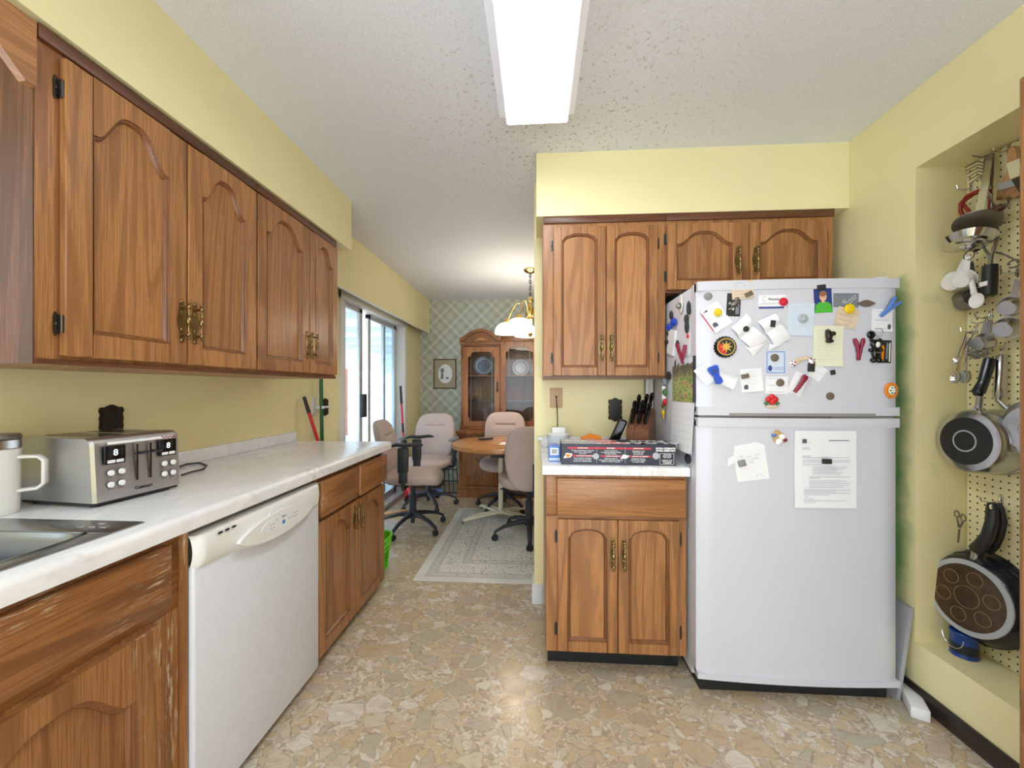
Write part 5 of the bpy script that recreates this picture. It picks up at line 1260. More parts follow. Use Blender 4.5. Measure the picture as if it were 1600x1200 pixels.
disc('brown-grey round magnet alone at the lower right of the freezer door', 1296.5, 619, 5.8, 'magnet_brown', .0005)
t = figure('red rose cluster magnet on a cream banner above the handle gap', 1204, 627, [('rose', 'bright_red', [(-5, 3, 4.5, 4.5, .012), (4, 3, 5, 4.5, .012), (0, 7, 4, 4, .012), (0, -1, 4.5, 4, .014)]), ('leaf', 'leaf_green', [(-8, -3, 3, 2.5, .008)]), ('leaf', 'leaf_green', [(8, -3, 3, 2.5, .008)]), ('banner', 'paper_tan', [(0, -8, 9, 2.6, .008)])], .0045)
t = fthing('fridge_magnet', 'round orange flower magnet at the right edge of the freezer door', 'magnet', 1395, 610, 0, .001)
b = MB(); 
for i in range(14):
    a = 2 * PI * i / 14; b.ell((8 * PM * math.cos(a), -.004, 9 * PM * math.sin(a)), .008, .004, .008, 6)
b.build('petals', 'orange', t); b = MB(); b.ell((0, -.008, 0), 6 * PM, .006, 7 * PM, 8); b.build('centre', 'paper_yellow', t)
b = MB()
for i in range(6): b.ell((4 * PM * math.cos(i * 1.05), -.0125, 4.5 * PM * math.sin(i * 1.05)), .003, .002, .003, 6)
b.build('centre_dots', 'ink_blue', t)
# lower door
t = sheet('envelope', 'white open envelope with handwriting on the lower door', 1174, 727, 46, 46, 8, 'paper', .0006, .001, 0, cat='envelope')
flat(t, [(-22, 22), (-20, 32), (12, 34), (23, 28), (23, 22)], 'paper', 'flap', -.0015); flat(t, [(-24, 6), (-34, 3), (-32, 14), (-22, 18)], 'paper', 'side_flap', -.0012)
b = MB()
for i, (x, z, w_) in enumerate(((-16, 15, 6), (-6, 13, 8), (8, 15, 6), (-4, 9, 10), (6, 10, 5), (-2, 5, 6))): b.tube([((x + w_ * k / 6) * PM, -.0024, (z + 1.2 * math.sin(k * 2.1 + i)) * PM) for k in range(7)], .0004, 4)
b.tube([((10 + 6 * math.cos(i * PI / 6)) * PM, -.0012, (-20 + 5 * math.sin(i * PI / 6)) * PM) for i in range(7)], .0004, 4); b.build('handwriting', 'ink', t)
bar('dark square magnet on the white open envelope', 1158.5, 723.5, 10, 9, 16, 'magnet_grey', .003, .010)
t = figure('tiny white teddy bear magnet in a tan basket below the handle', 1216, 684, [('basket', 'mesh_tan', [(0, 0, 9, 9, .008), (-3, 8, 5, 4, .008)]), ('teddy', 'white', [(3, 2, 5, 4, .016), (-1, -5, 5, 4.5, .016)]), ('paw', 'white', [(-4, -8, 2, 2, .018)]), ('blue_egg', 'light_blue', [(-8, 4, 3.6, 2.4, .014)]), ('bow', 'crimson', [(8, -3, 3, 3, .012)])], .002)
t = sheet('letter', 'white typed letter, folded in three, on the lower door', 1288.5, 733, 90, 115, 0, 'paper', .0010, .004, 0, cat='letter', wob=.0015)
b = MB(); rnd = random.Random(3)
def ln(x0_, x1_, z, h=.45): b.poly([(x0_ * PM, -.0062, (z - h) * PM), (x1_ * PM, -.0062, (z - h) * PM), (x1_ * PM, -.0062, (z + h) * PM), (x0_ * PM, -.0062, (z + h) * PM)])
for z, x0_, x1_ in ((40, -24, -22), (32, -34, -24), (30, -34, -22), (20, -34, -22), (17.5, -34, 34), (13.5, -34, 34), (11, -34, 34), (7.5, -34, -6), (3, -20, 30), (.5, -20, 26), (-2, -20, 16), (-4.5, -20, 24), (-7, -20, 20), (-11, -24, 35), (-13, -24, -8), (-17, -24, 30), (-20, -24, 36), (-23, -24, 33), (-26, -24, 24), (-30.5, -32, 36), (-32.5, -32, 14), (-35, -32, 35), (-37.5, -32, 4), (-41, -30, -26), (-44, -32, -18), (-46.5, -32, 28), (-49, -32, -14)): ln(x0_, x1_, z, .38)
for z in (5.5, -27.5): ln(-34, 37, z, .12)
b.build('typed_lines', 'ink_soft', t); b = MB(); b.box(-34 * PM, -28 * PM, -.0064, -.0060, 39 * PM, 45 * PM); b.box(4 * PM, 33 * PM, -.0064, -.0060, 42.6 * PM, 43.6 * PM); b.build('letterhead', 'ink', t)
bar('small black block magnet on the typed letter', 1288, 720, 12, 7, 0, 'magnet_black', .008, .010)

# ================================================================== FRIDGE SIDE (facing the short worktop)
SXF = FX0 + .004 - .0006
def spos(px, py, off=0.): p = U(px, py, X=SXF - off); return p
def sthing(name, label, cat, px, py, off=0.):
    # local x -> toward the camera, local -y -> -X
    return thing(name, label, cat, spos(px, py, off), -PI / 2)
def shape(t, nm, mat, blobs):
    b = MB()
    for cx, cz, rx, rz_, d in blobs: b.ell((cx, -d * .5, cz), rx, d * .6, rz_, 8)
    return b.build(nm, mat, t)
t = sthing('wall_hook', 'cream plastic hook high on the refrigerator side', 'hook', 1066, 475); shape(t, 'plate', 'mug_white', [(0, 0, .022, .045, .012)]); shape(t, 'hook', 'dull_steel', [(.01, -.01, .008, .014, .03)])
t = sthing('magnet_clip', 'short black clip at the front top of the refrigerator side', 'clip', 1078.5, 481); shape(t, 'body', 'magnet_black', [(0, 0, .010, .030, .014), (.004, -.014, .008, .016, .016)])
t = sthing('magnet_clip', 'long dark clip in the middle of the refrigerator side', 'clip', 1075.5, 506); shape(t, 'body', 'magnet_black', [(0, .02, .012, .022, .016), (0, -.012, .013, .03, .014)]); shape(t, 'tip', 'bright_red', [(.008, -.055, .006, .010, .010)])
t = sthing('magnet_clip', 'bright blue double clip near the back of the refrigerator side', 'clip', 1052, 508); shape(t, 'wing', 'blue', [(-.03, -.005, .032, .018, .022)]); shape(t, 'wing', 'blue', [(.035, .008, .03, .02, .022)]); shape(t, 'magnet', 'magnet_black', [(-.01, .05, .014, .022, .014)])
t = sthing('note_pad', 'white note pad with a dark clip on the refrigerator side', 'note', 1050, 533); b = MB(); b.prism([(-.05, -.05), (.03, -.075), (.07, .04), (-.02, .065)], 'y', -.010, 0); b.build('pad', 'paper', t); shape(t, 'clip', 'magnet_black', [(-.04, .0, .022, .010, .020), (-.03, .04, .008, .012, .014)])
t = sthing('paper_ornament', 'white cut-out paper strip below the long dark clip', 'ornament', 1076, 538); b = MB(); b.prism([(-.016, -.05), (.014, -.045), (.018, .04), (-.004, .052)], 'y', -.002, 0); b.build('strip', 'paper', t)
t = sthing('clothes_clip', 'dark red clothes clip gripping the top of the garden calendar', 'clip', 1068, 553)
b = MB(); b.tube([(-.055, -.010, .05), (0, -.016, .0), (.04, -.018, -.045)], [.008, .008, .005], 8); b.tube([(.045, -.010, .035), (.045, -.016, .0), (.035, -.016, -.03)], [.008, .008, .005], 8); b.build('jaws', 'crimson', t); shape(t, 'magnet', 'magnet_black', [(-.06, .05, .012, .02, .012), (-.075, -.04, .012, .02, .012)])
cal = sthing('wall_calendar', 'calendar with a garden landscape photo above a month grid on the refrigerator side', 'calendar', 1069, 600, .002)
c0 = cal.location
def cl_(px, py): p = U(px, py, X=SXF - .002); return (-(p.y - c0.y), p.z - c0.z)
q = [cl_(1052, 563), cl_(1087, 560), cl_(1084, 634), cl_(1052, 617)]
xs0, xs1 = cl_(1052, 600)[0], cl_(1086.5, 600)[0]; zt_, zb_ = cl_(1070, 561)[1], cl_(1070, 628)[1]; zg = cl_(1070, 704)[1]
b = MB(); b.grid(lambda u, v: Vector((xs0 + (xs1 - xs0) * u, -.004 - .006 * math.sin(PI * u), zb_ + (zt_ - zb_) * v)), 8, 8); pg = b.build('landscape_page', 'garden_picture', cal)
b = MB(); b.grid(lambda u, v: Vector((xs0 + (xs1 - xs0) * u, -.003 - .006 * math.sin(PI * u) - .012 * (1 - v), zg + (zb_ - zg) * v)), 8, 8); mg_ = b.build('month_page', 'paper', cal)
b = MB()
for i in range(6):
    for j in range(7):
        u, v = .08 + j * .13, .12 + i * .14; x = xs0 + (xs1 - xs0) * u; z = zg + (zb_ - zg) * v; y = -.0036 - .006 * math.sin(PI * u) - .012 * (1 - v)
        b.box(x, x + .006, y - .0004, y, z, z + .004)
b.build('dates', 'ink_soft', mg_, kind='stuff')
b = MB(); b.box(xs1 - .004, xs1 + .012, -.010, -.002, zb_, zt_ + .005, .002); b.build('back_pages', 'navy', cal)
t = sthing('fridge_magnet', 'black magnet at the back edge of the garden calendar', 'magnet', 1047, 587); shape(t, 'disc', 'magnet_black', [(0, 0, .026, .022, .014)])
t = sthing('magnet_clip', 'dark clip low on the refrigerator side below the calendar', 'clip', 1077, 717); shape(t, 'body', 'magnet_black', [(0, 0, .030, .022, .014)])
# hanging kitchen garland ornament near the wall
gl = thing('hanging_ornament', 'colourful little chef and garlic ornament strip hanging beside the knife block', 'ornament', (.636, 2.0, 1.08))
gy = 1.99
def gpt(px, py): return U(px, py, X=.640)
for px, py, r_, mt, nm in ((1038, 597, .020, 'paper_grey', 'bow'), (1037, 607, .016, 'white', 'bead'), (1039, 613, .017, 'ornament_green', 'leaf'), (1037, 621, .018, 'white', 'garlic'), (1039, 628, .015, 'bright_red', 'pepper'), (1036, 634, .014, 'block_wood', 'pot'), (1036, 645, .013, 'yellow', 'corn'), (1036, 652, .010, 'gold', 'tail')):
    p = gpt(px, py); MB().ell((p.x, p.y, p.z), r_ * .6, r_, r_ * 1.1, 8).build(nm, mt, gl, True)
p, q = gpt(1038, 592), gpt(1036, 655); MB().tube([p, q], .002, 6).build('string', 'mesh_tan', gl, True)

# ---------------- grey board and white bar between fridge and right wall
gb2 = thing('leaning_board', 'grey laminate shelf board leaning between the refrigerator and the wall', 'board', (1.46, 1.72, 0))
b = MB(); p0 = Vector((1.436, 1.64, 0)); b.prism([(0, 0), (.016, 0), (.066, .37), (.050, .37)], 'y', 0, .60); b.xf(Matrix.Translation((1.438, 1.655, 0))); b.build('board', 'grey_board', gb2, True)
wb2 = MB().box(-.028, .028, -.05, .14, 0, .045, .006); solo(wb2, 'door_stop', 'white_trim', 'short white plastic bar on the floor against the black baseboard', 'bar', (1.462, 1.60, 0), R(-28))

# ================================================================== PEGBOARD IN THE ALCOVE
pb = MB().box(XR + AD, XR + AD + .009, .02, AY1 - .002, AZ0 + .002, AZ1 - .002); solo(pb, 'pegboard', 'pegboard', 'cream painted pegboard lining the back of the alcove', 'pegboard')
XB = XR + AD
def V(px, py, X=1.64): return U(px, py, X=X)
def sc_at(p): return FPX / (-math.sin(TH) * p.x + math.cos(TH) * p.y)      # px per metre there
def pthing(name, label, cat, px, py, X=1.68, group=None): return thing(name, label, cat, V(px, py, X), 0, group)
def hook(px, py, label, ln=.05):
    t = V(px, py, XB); h = MB()
    h.tube([(XB - .001, t.y, t.z + .012), (XB - .006, t.y, t.z + .012), (XB - .008, t.y, t.z), (XB - ln * .5, t.y, t.z - .006), (XB - ln, t.y, t.z), (XB - ln - .003, t.y, t.z + .014)], .0028, 8)
    h.box(XB - .004, XB - .0005, t.y - .006, t.y + .006, t.z - .012, t.z + .022, .001)
    return solo(h, 'pegboard_hook', 'chrome', label, 'hook')
# large saucepan
def ax_lathe(prof, c, d, seg=44): b = MB(); b.lathe(prof, c, d, seg); return b
def saucepan(label, px, py, X, r, h, base_mat, D=(-1, -.02, .03)):
    c = V(px, py, X); t = thing('saucepan', label, 'pan', (XB, c.y, c.z - r)); D = -Vector(D).normalized()
    b = ax_lathe([(0, 0), (r * .80, 0), (r * .93, .004), (r * .985, .014), (r, .03), (r, h - .006), (r * 1.03, h - .003), (r * 1.03, h), (r * .97, h), (r * .96, .03), (0, .012)], c, D); b.build('pot', 'steel', t, True)
    b = ax_lathe([(0, -.0025), (r * .74, -.0025), (r * .75, 0), (0, 0)], c, D); bs = b.build('base_disc', base_mat, t, True)
    b = ax_lathe([(r * .30, -.0032), (r * .345, -.0032)], c, D, 32); b.build('base_ring', 'foil_silver', bs, True)
    return t, c, D
t, c, D = saucepan('large steel saucepan with black base and black handle hanging on the pegboard', 1508, 689, 1.575, .116, .105, 'pan_coat')
h0, h1, h2 = V(1529, 636, 1.62), V(1531, 617, 1.605), V(1547, 560, 1.645)
b = MB(); b.tube([h0 + Vector((.0, 0, -.02)), h0, h1], [.014, .010, .009], 12); b.tube([V(1521, 640, 1.60), V(1536, 640, 1.64)], .008, 8); b.build('bracket', 'steel', t, True)
b = MB(); b.tube([h1, h1.lerp(h2, .08) + Vector((-.004, .004, 0)), h1.lerp(h2, .35), h1.lerp(h2, .7), h1.lerp(h2, .97), h2], [.014, .0185, .015, .0165, .0165, .010], 16); b.build('handle', 'pan_black', t, True)
b = MB(); q = V(1542, 554, 1.65); b.tube([q + Vector((0, .011 * math.cos(i * .7), .012 * math.sin(i * .7))) for i in range(9)], .0022, 6, closed=True); b.build('hanging_ring', 'chrome', t, True)
t, c, D = saucepan('second steel saucepan with hollow steel handle, partly behind the pantry edge', 1609, 670, 1.605, .098, .075, 'steel')
h0, h1 = V(1560, 626, 1.66), V(1565, 553, 1.67)
b = MB(); b.tube([h0 + Vector((0, -.03, -.03)), h0, h0.lerp(h1, .1), h0.lerp(h1, .5), h0.lerp(h1, .95), h1], [.008, .008, .016, .0145, .013, .006], 14); b.build('handle', 'steel', t, True)
b = MB(); b.tube([h1, h1 + Vector((0, -.005, .012)), V(1572, 535, 1.675)], .003, 6); b.build('hanging_loop', 'chrome', t, True)
# two frying pans
def fry(label, px, py, X, r, hx, back=False):
    c = V(px, py, X); t = thing('frying_pan', label, 'pan', (XB, c.y, c.z - r)); D = -Vector((-1, -.10 if not back else 0, .10 if not back else 0)).normalized()
    b = ax_lathe([(0, 0), (r * .86, 0), (r * .94, .006), (r * 1.04, .028), (r * 1.10, .048), (r * 1.12, .050), (r * 1.09, .051), (r * 1.02, .03), (r * .9, .010), (0, .008)], c, D, 56); b.build('body', 'pan_black', t, True)
    b = ax_lathe([(r * .80, -.003), (r * .915, -.0022), (r * .925, .001), (r * .80, 0)], c, D, 56); b.build('steel_rim', 'foil_silver', t, True)
    b = ax_lathe([(0, -.0028), (r * .80, -.0028), (r * .81, 0), (0, 0)], c, D, 56); bs = b.build('base', 'pan_base', t, True)
    b = MB(); u = D.orthogonal().normalized(); v = D.cross(u)
    for k in range(6):
        a0 = k * PI / 3; cc = c - D * .0032 + (u * math.cos(a0) + v * math.sin(a0)) * r * .52
        b.tube([cc + (u * math.cos(i * PI / 8) + v * math.sin(i * PI / 8)) * r * .17 for i in range(16)], .0006, 4, closed=True)
    b.tube([c - D * .0032 + (u * math.cos(i * PI / 14) + v * math.sin(i * PI / 14)) * r * .27 for i in range(28)], .0006, 4, closed=True)
    b.build('engraving', 'mesh_tan', bs, True)
    return t, c, D
def fhandle(t, pts, rs):
    P = [V(*q) for q in pts]; b = MB(); rings = []
    for i, p in enumerate(P):
        tg = (P[min(i + 1, len(P) - 1)] - P[max(0, i - 1)]).normalized(); s_ = Vector((0, 1, 0)); s_ = (s_ - tg * s_.dot(tg)).normalized(); n_ = tg.cross(s_)
        w_, h_ = rs[i]; rings.append([b.bm.verts.new(p + s_ * w_ * math.cos(2 * PI * k / 14) + n_ * h_ * math.sin(2 * PI * k / 14)) for k in range(14)])
    for A, B in zip(rings, rings[1:]):
        for k in range(14): b._f([A[k], A[(k + 1) % 14], B[(k + 1) % 14], B[k]])
    b._f(rings[0]); b._f(rings[-1]); return b
t, c, D = fry('large frying pan with brown engraved base hanging low on the pegboard', 1511, 933, 1.60, .145, 0)
b = MB(); b.tube([V(1525, 878, 1.64), V(1527, 858, 1.625)], [.017, .013], 14); b.build('collar', 'steel', t, True)
b = fhandle(t, [(1524, 860, 1.625), (1533, 852, 1.615), (1543, 838, 1.61), (1549, 815, 1.62), (1550, 795, 1.64), (1549, 786, 1.645)], [(.022, .012), (.022, .013), (.020, .013), (.018, .012), (.018, .011), (.013, .007)]); h_ = b.build('handle', 'black_plastic', t, True)
q = V(1551, 792, 1.630); MB().ell(tuple(q + Vector((-.006, 0, 0))), .002, .005, .009, 8).build('hanging_hole', 'pegboard', h_, True)
t, c, D = fry('second frying pan hanging directly behind the one with the brown base', 1527, 925, 1.652, .138, 0, True)
b = fhandle(t, [(1542, 860, 1.668), (1552, 850, 1.662), (1560, 835, 1.66), (1565, 815, 1.665), (1561, 795, 1.675), (1558, 787, 1.68)], [(.018, .010), (.020, .011), (.018, .011), (.017, .010), (.016, .009), (.012, .006)]); b.build('handle', 'black_plastic', t, True)
# blue can on the sill
cp2 = U(1497, 1004, Z=AZ0)
t = thing('paint_can', 'small blue can with wire handle on the alcove sill below the frying pan', 'can', (1.62, 1.585, AZ0))
b = MB(); b.lathe([(0, 0), (.038, 0), (.040, .003), (.038, .006), (.038, .085), (.040, .088), (.038, .091), (0, .089)], seg=32); b.build('body', 'can_blue', t)
b = MB(); b.tube([(-.02 + .0 * i, -.039 * math.cos(PI * i / 12) - .0, .075 - .045 * math.sin(PI * i / 12)) for i in range(13)], .0016, 6); b.xf(Matrix.Translation((-.022, 0, 0))); b.build('wire_handle', 'chrome', t)
b = MB(); b.lathe([(.0388, .015), (.0388, .05)], seg=32); b.build('label_band', 'navy', t)
# scissors
hook(1503, 792, 'small double steel hook holding the scissors')
t = pthing('scissors', 'small steel scissors hanging on the pegboard above the frying pans', 'scissors', 1501, 820, 1.675)
b = MB()
for s_ in (-1, 1):
    cc = V(1500 + s_ * 5, 806 + s_ * 3, 1.655); b.tube([cc + Vector((0, .009 * math.cos(i * PI / 6), .013 * math.sin(i * PI / 6))) for i in range(12)], .0022, 6, closed=True)
    b.tube([cc + Vector((0, 0, -.013)), V(1499, 826, 1.655), V(1497 - s_ * 1, 848, 1.652)], [.0025, .0035, .0012], 6)
b.build('blades', 'dull_steel', t, True); MB().ell(tuple(V(1499, 826, 1.651)), .003, .004, .004, 8).build('rivet', 'chrome', t, True)
hook(1565, 783, 'long steel hook on the pegboard above the frying pan handles', .07)

# cups hanging by their handles
def cup(name, label, px, py, X, r, h, mat, top, D=(-.80, -.25, -.40), group=None, cat='measuring cup', hw=.007, squash=1., hmat=None):
    c = V(px, py, X); t = thing(name, label, cat, tuple(V(top[0], top[1], X + .02)), 0, group); D = Vector(D).normalized()
    b = ax_lathe([(0, 0), (r * .70, 0), (r * .80, -.004), (r, -h), (r * 1.06, -h), (r * 1.06, -h - .002), (r * .95, -h - .001), (r * .75, -.006), (0, -.003)], c, D, 32); b.build('bowl', mat, t, True)
    e = V(top[0], top[1], X + .02); r0_ = c - D * h; st_ = r0_ + (e - r0_).normalized() * r
    b = MB(); n = (e - st_); s_ = n.cross(D).normalized()
    A = [st_ - s_ * hw * 1.4, st_ + s_ * hw * 1.4, e + s_ * hw, e - s_ * hw]; dn = D * .0025
    lo = [b.bm.verts.new(p) for p in A]; hi = [b.bm.verts.new(p + dn) for p in A]
    b._f(lo); b._f(hi[::-1])
    for i in range(4): b._f([lo[i], lo[(i + 1) % 4], hi[(i + 1) % 4], hi[i]])
    b.build('handle', hmat or mat, t, True); return t
cup('measuring_cup', 'large white plastic measuring cup, rearmost of the white set on the pegboard', 1484, 444, 1.600, .036, .035, 'white', (1512, 398))
cup('measuring_cup', 'white plastic measuring cup overlapping the rear white cup', 1500, 440, 1.580, .033, .030, 'white', (1513, 400))
cup('measuring_cup', 'grey metal measuring cup below the white plastic cups', 1508, 476, 1.645, .036, .045, 'dull_steel', (1516, 408), (-.55, -.5, -.55))
cup('measuring_cup', 'small black measuring cup nested behind the white spoon', 1520, 468, 1.625, .029, .03, 'black_plastic', (1517, 410), (-.6, -.4, -.5))
def spoon(label, pxh, pyh, px, py, X, rx, ry, mat, name='measuring_spoon', rot=0., w_=.004, group=None):
    a = V(pxh, pyh, X + .01); c = V(px, py, X); t = thing(name, label, 'spoon', tuple(a), 0, group)
    d = (a - c).normalized(); s_ = Vector((-1, 0, 0)).cross(d).normalized(); n_ = d.cross(s_)
    if n_.x > 0: n_ = -n_
    b = MB(); N = 22
    def f(u, v):
        r_ = v; aa = 2 * PI * u; return c + d * (rx * r_ * math.cos(aa)) + s_ * (ry * r_ * math.sin(aa)) + n_ * (.010 * (r_ ** 2))
    b.grid(f, N, 5); b.grid(lambda u, v: f(u, v) - n_ * .0012, N, 5); b.build('bowl', mat, t, True)
    b = MB(); st_ = c + d * rx * .95 + n_ * .009; b.tube([st_, st_.lerp(a, .5), a], [w_ * 1.2, w_, w_ * 1.2], 8); b.build('handle', mat, t, True); return t
spoon('white plastic measuring spoon hanging below the white cups', 1515, 424, 1530, 470, 1.60, .028, .026, 'white', w_=.0075)
b = MB(); q = V(1514, 399, 1.60)
b.tube([q + Vector((0, .018 * math.cos(i * PI / 8), .016 * math.sin(i * PI / 8))) for i in range(16)], .0022, 6, closed=True); solo(b, 'key_ring', 'dull_steel', 'steel ring joining the white plastic cups on the pegboard', 'ring')
hook(1509, 392, 'steel hook carrying the ring of white plastic cups', .09)
cup('measuring_cup', 'steel measuring cup highest at the right edge, beside the pantry', 1572, 482, 1.60, .034, .028, 'steel', (1591, 436), (-.92, -.2, -.32))
cup('measuring_cup', 'oval steel measuring cup just below the highest one', 1566, 516, 1.61, .036, .026, 'steel', (1578, 478), (-.92, -.2, -.32))
cup('measuring_cup', 'steel measuring cup left of the oval one, above the black pan handle', 1526, 538, 1.60, .031, .034, 'steel', (1548, 500), (-.95, -.1, -.3))
cup('measuring_cup', 'smallest steel cup hanging lowest in the steel cup set', 1522, 555, 1.63, .025, .028, 'steel', (1541, 505), (-.8, -.2, -.5))
for px, py, nm in ((1541, 503, 'steel hook with two flat tags above the steel cups'), (1549, 495, 'tall steel hook right of the tagged hook'), (1525, 517, 'steel hook left of the steel cups'), (1505, 516, 'steel hook holding the ring of steel spoons'), (1519, 294, 'steel hook inside the red wire handles'), (1566, 340, 'steel hook beside the wooden-knobbed rod'), (1591, 425, 'steel hook beside the pantry above the steel cup'), (1577, 318, 'dark hook end below the pastry brush'), (1578, 235, 'steel hook holding the wide pastry brush'), (1545, 243, 'steel hook at the top holding the long steel strip')): hook(px, py, nm, .055)
spoon('smallest steel measuring spoon, leftmost on the spoon ring', 1508, 524, 1498, 563, 1.63, .018, .013, 'chrome')
spoon('steel measuring spoon, front one of the pair on the spoon ring', 1512, 528, 1497, 590, 1.60, .023, .019, 'chrome')
spoon('round steel measuring spoon behind the front one', 1513, 528, 1512, 589, 1.62, .025, .022, 'steel')
b = MB(); q = V(1514, 524, 1.62); b.tube([q + Vector((0, .013 * math.cos(i * PI / 7), .013 * math.sin(i * PI / 7))) for i in range(14)], .0022, 6, closed=True); solo(b, 'key_ring', 'dull_steel', 'small steel ring joining the steel measuring spoons', 'ring')

# black-handled tool with label
t = pthing('kitchen_tool', 'black-handled kitchen tool with white label and forked steel shank', 'utensil', 1547, 400, 1.65)
p0, p1 = V(1547, 415, 1.63), V(1546, 461, 1.62)
b = MB(); b.tube([p0 + (p0 - p1) * .02, p0, p0.lerp(p1, .5), p1, p1 + (p1 - p0) * .03], [.012, .020, .0205, .019, .012], 16); hd = b.build('handle', 'black_plastic', t, True)
q = p0.lerp(p1, .62); b = MB(); b.box(q.x - .0215, q.x - .0195, q.y - .012, q.y + .013, q.z - .008, q.z + .008); b.build('label', 'white', hd, True)
b = MB(); b.tube([p0, V(1546, 400, 1.64), V(1534, 382, 1.64)], .004, 8); b.tube([p0, V(1550, 398, 1.645), V(1559, 372, 1.65), V(1557, 350, 1.66)], .005, 8); b.build('shank', 'dull_steel', t, True)
b = MB(); b.tube([V(1521, 356, 1.62), V(1545, 353, 1.64), V(1572, 348, 1.66)], .003, 8); b.build('cross_bar', 'dull_steel', t, True)
t = pthing('wire_corkscrew', 'twisted steel wire tool with a loop end near the pantry edge', 'utensil', 1575, 405, 1.66)
P = [V(1556, 394, 1.66), V(1572, 399, 1.66), V(1590, 408, 1.66)]; b = MB(); b.tube(P, .003, 8)
q = V(1584, 412, 1.66); b.tube([q + Vector((0, .018 * math.cos(i * PI / 8), .013 * math.sin(i * PI / 8))) for i in range(15)], .0028, 6); b.build('wire', 'dull_steel', t, True)

# long strip, skimmer, ladle bowl, whisk, red lifter, knobbed rod
def strip3(name, label, cat, pts, ws, mat, part='blade', th=.003):
    P = [V(*q) for q in pts]; t = thing(name, label, cat, tuple(P[0])); b = MB(); rows = []
    for i, p in enumerate(P):
        tg = (P[min(i + 1, len(P) - 1)] - P[max(0, i - 1)]).normalized(); s_ = tg.cross(Vector((1, 0, 0))).normalized(); w_ = ws[i]
        rows.append([b.bm.verts.new(q) for q in (p - s_ * w_, p + s_ * w_, p + s_ * w_ + Vector((th, 0, 0)), p - s_ * w_ + Vector((th, 0, 0)))])
    for A, B in zip(rows, rows[1:]):
        for k in range(4): b._f([A[k], A[(k + 1) % 4], B[(k + 1) % 4], B[k]])
    b._f(rows[0]); b._f(rows[-1][::-1]); b.build(part, mat, t, True); return t
t = strip3('serving_spatula', 'long bright steel strip-handled utensil hanging in front of the others', 'utensil', [(1546, 240, 1.67), (1543, 262, 1.63), (1536, 300, 1.60), (1528, 345, 1.59)], [.010, .012, .014, .015], 'steel', 'handle')
strip3('serving_fork', 'dull steel narrow utensil hanging behind the bright strip handle', 'utensil', [(1548, 242, 1.685), (1549, 275, 1.68), (1545, 320, 1.67), (1543, 372, 1.66)], [.009, .006, .006, .010], 'dull_steel', 'handle')
def dishy(name, label, px, py, X, rx, rz_, depth, tilt, mat, hpts, cat='utensil', perf=False):
    c = V(px, py, X); t = thing(name, label, cat, tuple(V(*hpts[-1]))); D = Vector(tilt).normalized(); b = MB()
    b.lathe([(0, 0), (rx * .5, depth * .12), (rx * .8, depth * .45), (rx, depth), (rx * 1.04, depth), (rx * 1.02, depth - .002), (rx * .8, depth * .45 - .003), (0, -.003)], c, D, 40); b.build('bowl', mat, t, True)
    b = MB(); b.tube([V(*q) for q in hpts], .004, 8); b.build('handle', 'steel', t, True); return t
dishy('skimmer', 'flat grey steel skimmer disc tilted in front of the pegboard', 1526, 350, 1.585, .060, 0, .004, (.40, .28, .87), 'dull_steel', [(1530, 345, 1.60), (1540, 290, 1.65), (1545, 250, 1.68)])
dishy('ladle', 'shiny steel ladle bowl below the flat skimmer disc', 1514, 386, 1.585, .066, 0, .036, (.28, .16, .94), 'chrome', [(1545, 368, 1.63), (1550, 330, 1.67), (1548, 260, 1.685)])
t = pthing('peeler', 'black-handled utensil lying behind the steel ladle bowl', 'utensil', 1545, 376, 1.67); b = MB(); b.tube([V(1556, 371, 1.665), V(1540, 380, 1.65), V(1522, 393, 1.63)], [.006, .010, .006], 10); b.build('handle', 'black_plastic', t, True)
t = pthing('egg_beater', 'small chrome gear mechanism between the skimmer and the ladle', 'utensil', 1524, 368, 1.63); b = MB(); q = V(1524, 369, 1.60); b.lathe([(0, 0), (.022, 0), (.024, .004), (.022, .008), (0, .008)], q, (-1, 0, .3), 18); b.box(q.x - .01, q.x + .02, q.y - .03, q.y + .03, q.z - .008, q.z + .012, .003); b.build('gears', 'chrome', t, True); b = MB(); b.cyl(q, V(1532, 330, 1.66), .005, seg=8); b.build('shaft', 'chrome', t, True)
t = pthing('whisk', 'steel wire whisk with splayed tines at the top of the pegboard', 'whisk', 1543, 255, 1.68)
b = MB()
for i in range(6):
    b.tube([V(1540 + i * .6, 255 + i * 5.0, 1.665), V(1528, 252 + i * 5.2, 1.655), V(1508 + i * 1.4, 262 + i * 5.0, 1.66)], .0022, 6)
b.build('wires', 'dull_steel', t, True); b = MB(); b.tube([V(1543, 248, 1.67), V(1540, 285, 1.66)], [.010, .008], 10); b.build('handle', 'dull_steel', t, True)
t = pthing('jar_lifter', 'red coated wire jar lifter hanging behind the steel utensils', 'jar lifter', 1530, 298, 1.68)
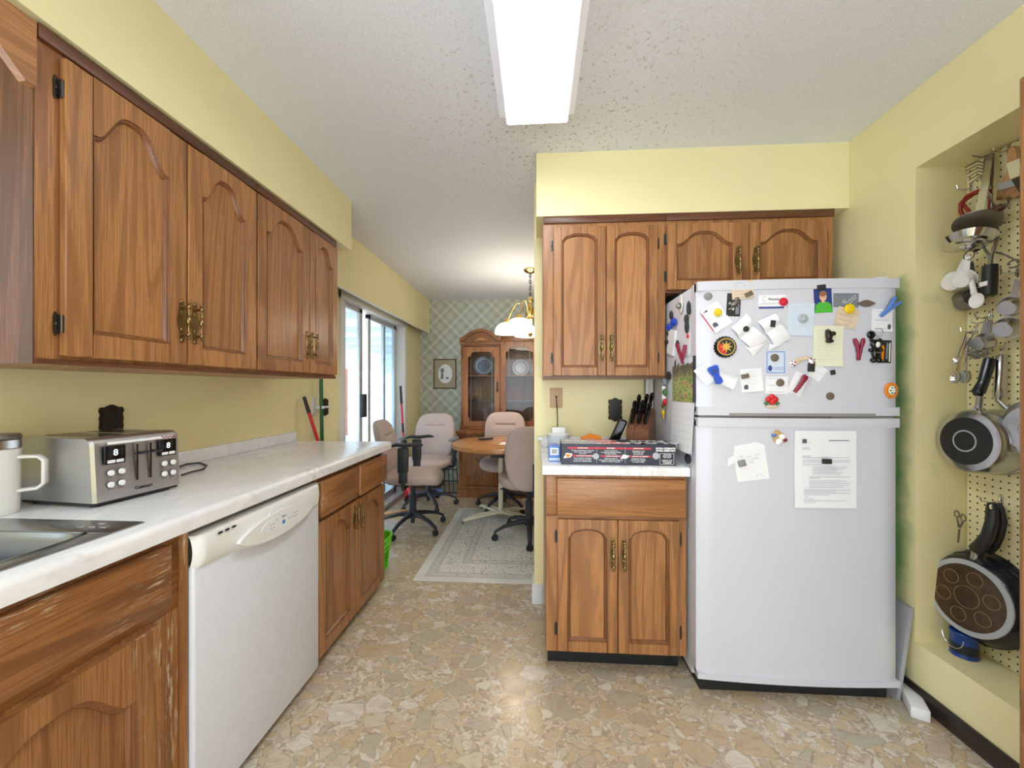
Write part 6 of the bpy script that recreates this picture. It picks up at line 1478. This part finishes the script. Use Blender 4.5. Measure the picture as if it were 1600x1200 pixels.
b = MB(); b.tube([V(1548, 298, 1.67), V(1530, 297, 1.66), V(1511, 306, 1.655), V(1501, 318, 1.655), V(1501, 330, 1.655), V(1511, 350, 1.655)], .0065, 10); b.tube([V(1527, 300, 1.665), V(1514, 309, 1.66), V(1504, 318, 1.66), V(1516, 332, 1.66), V(1515, 348, 1.66)], .0055, 10); b.tube([V(1544, 298, 1.675), V(1548, 312, 1.675), V(1547, 333, 1.67)], .0065, 10); b.build('handles', 'red_coat', t, True)
t = pthing('knobbed_rod', 'thin steel rod ending in a brown wooden knob', 'utensil', 1540, 290, 1.66)
b = MB(); b.tube([V(1530, 273, 1.645), V(1554, 322, 1.63)], .0035, 8); b.build('rod', 'chrome', t, True); q = V(1558, 327, 1.628); MB().ell(tuple(q), .016, .024, .013, 14).build('knob', 'knob_wood', t, True)
# wide pastry brush
t = pthing('pastry_brush', 'wide natural-bristle brush with pale wooden handle at the top right', 'brush', 1583, 235, 1.68)
def brush_slab(pts, X, th, mat, name, par, **k):
    P = [V(a, c_, X) for a, c_ in pts]; b = MB(); A = [b.bm.verts.new(p) for p in P]; B = [b.bm.verts.new(p + Vector((th, 0, 0))) for p in P]
    b._f(A); b._f(B[::-1])
    for i in range(len(P)): b._f([A[i], A[(i + 1) % len(P)], B[(i + 1) % len(P)], B[i]])
    return b.build(name, mat, par, True, **k)
brush_slab([(1582, 228), (1586, 232), (1588, 240), (1586, 262), (1590, 276), (1592, 284), (1560, 292), (1566, 281), (1573, 268), (1573, 245), (1576, 232)], 1.66, .014, 'brush_wood', 'handle', t)
brush_slab([(1559, 287), (1594, 277), (1595, 288), (1558, 298)], 1.655, .022, 'foil_silver', 'ferrule', t)
brush_slab([(1558, 298), (1595, 288), (1592, 306), (1584, 309), (1576, 307), (1570, 312), (1563, 308), (1556, 313)], 1.658, .018, 'bristle', 'bristles', t, kind='stuff')
t = pthing('dough_scraper', 'steel scraper with black grip hanging in front of the pastry brush', 'scraper', 1592, 250, 1.62)
brush_slab([(1572, 256), (1600, 244), (1600, 272), (1578, 280)], 1.60, .002, 'steel', 'blade', t); brush_slab([(1580, 281), (1600, 272), (1600, 305), (1592, 300)], 1.596, .014, 'black_plastic', 'grip', t)
t = pthing('measuring_tape', 'yellow cord loop hanging behind the pastry brush', 'cord', 1592, 240, 1.69); b = MB(); b.tube([V(1590 + 5 * math.sin(i), 238 + i * 7, 1.688) for i in range(11)], .006, 8); b.build('cord', 'yellow', t, True)
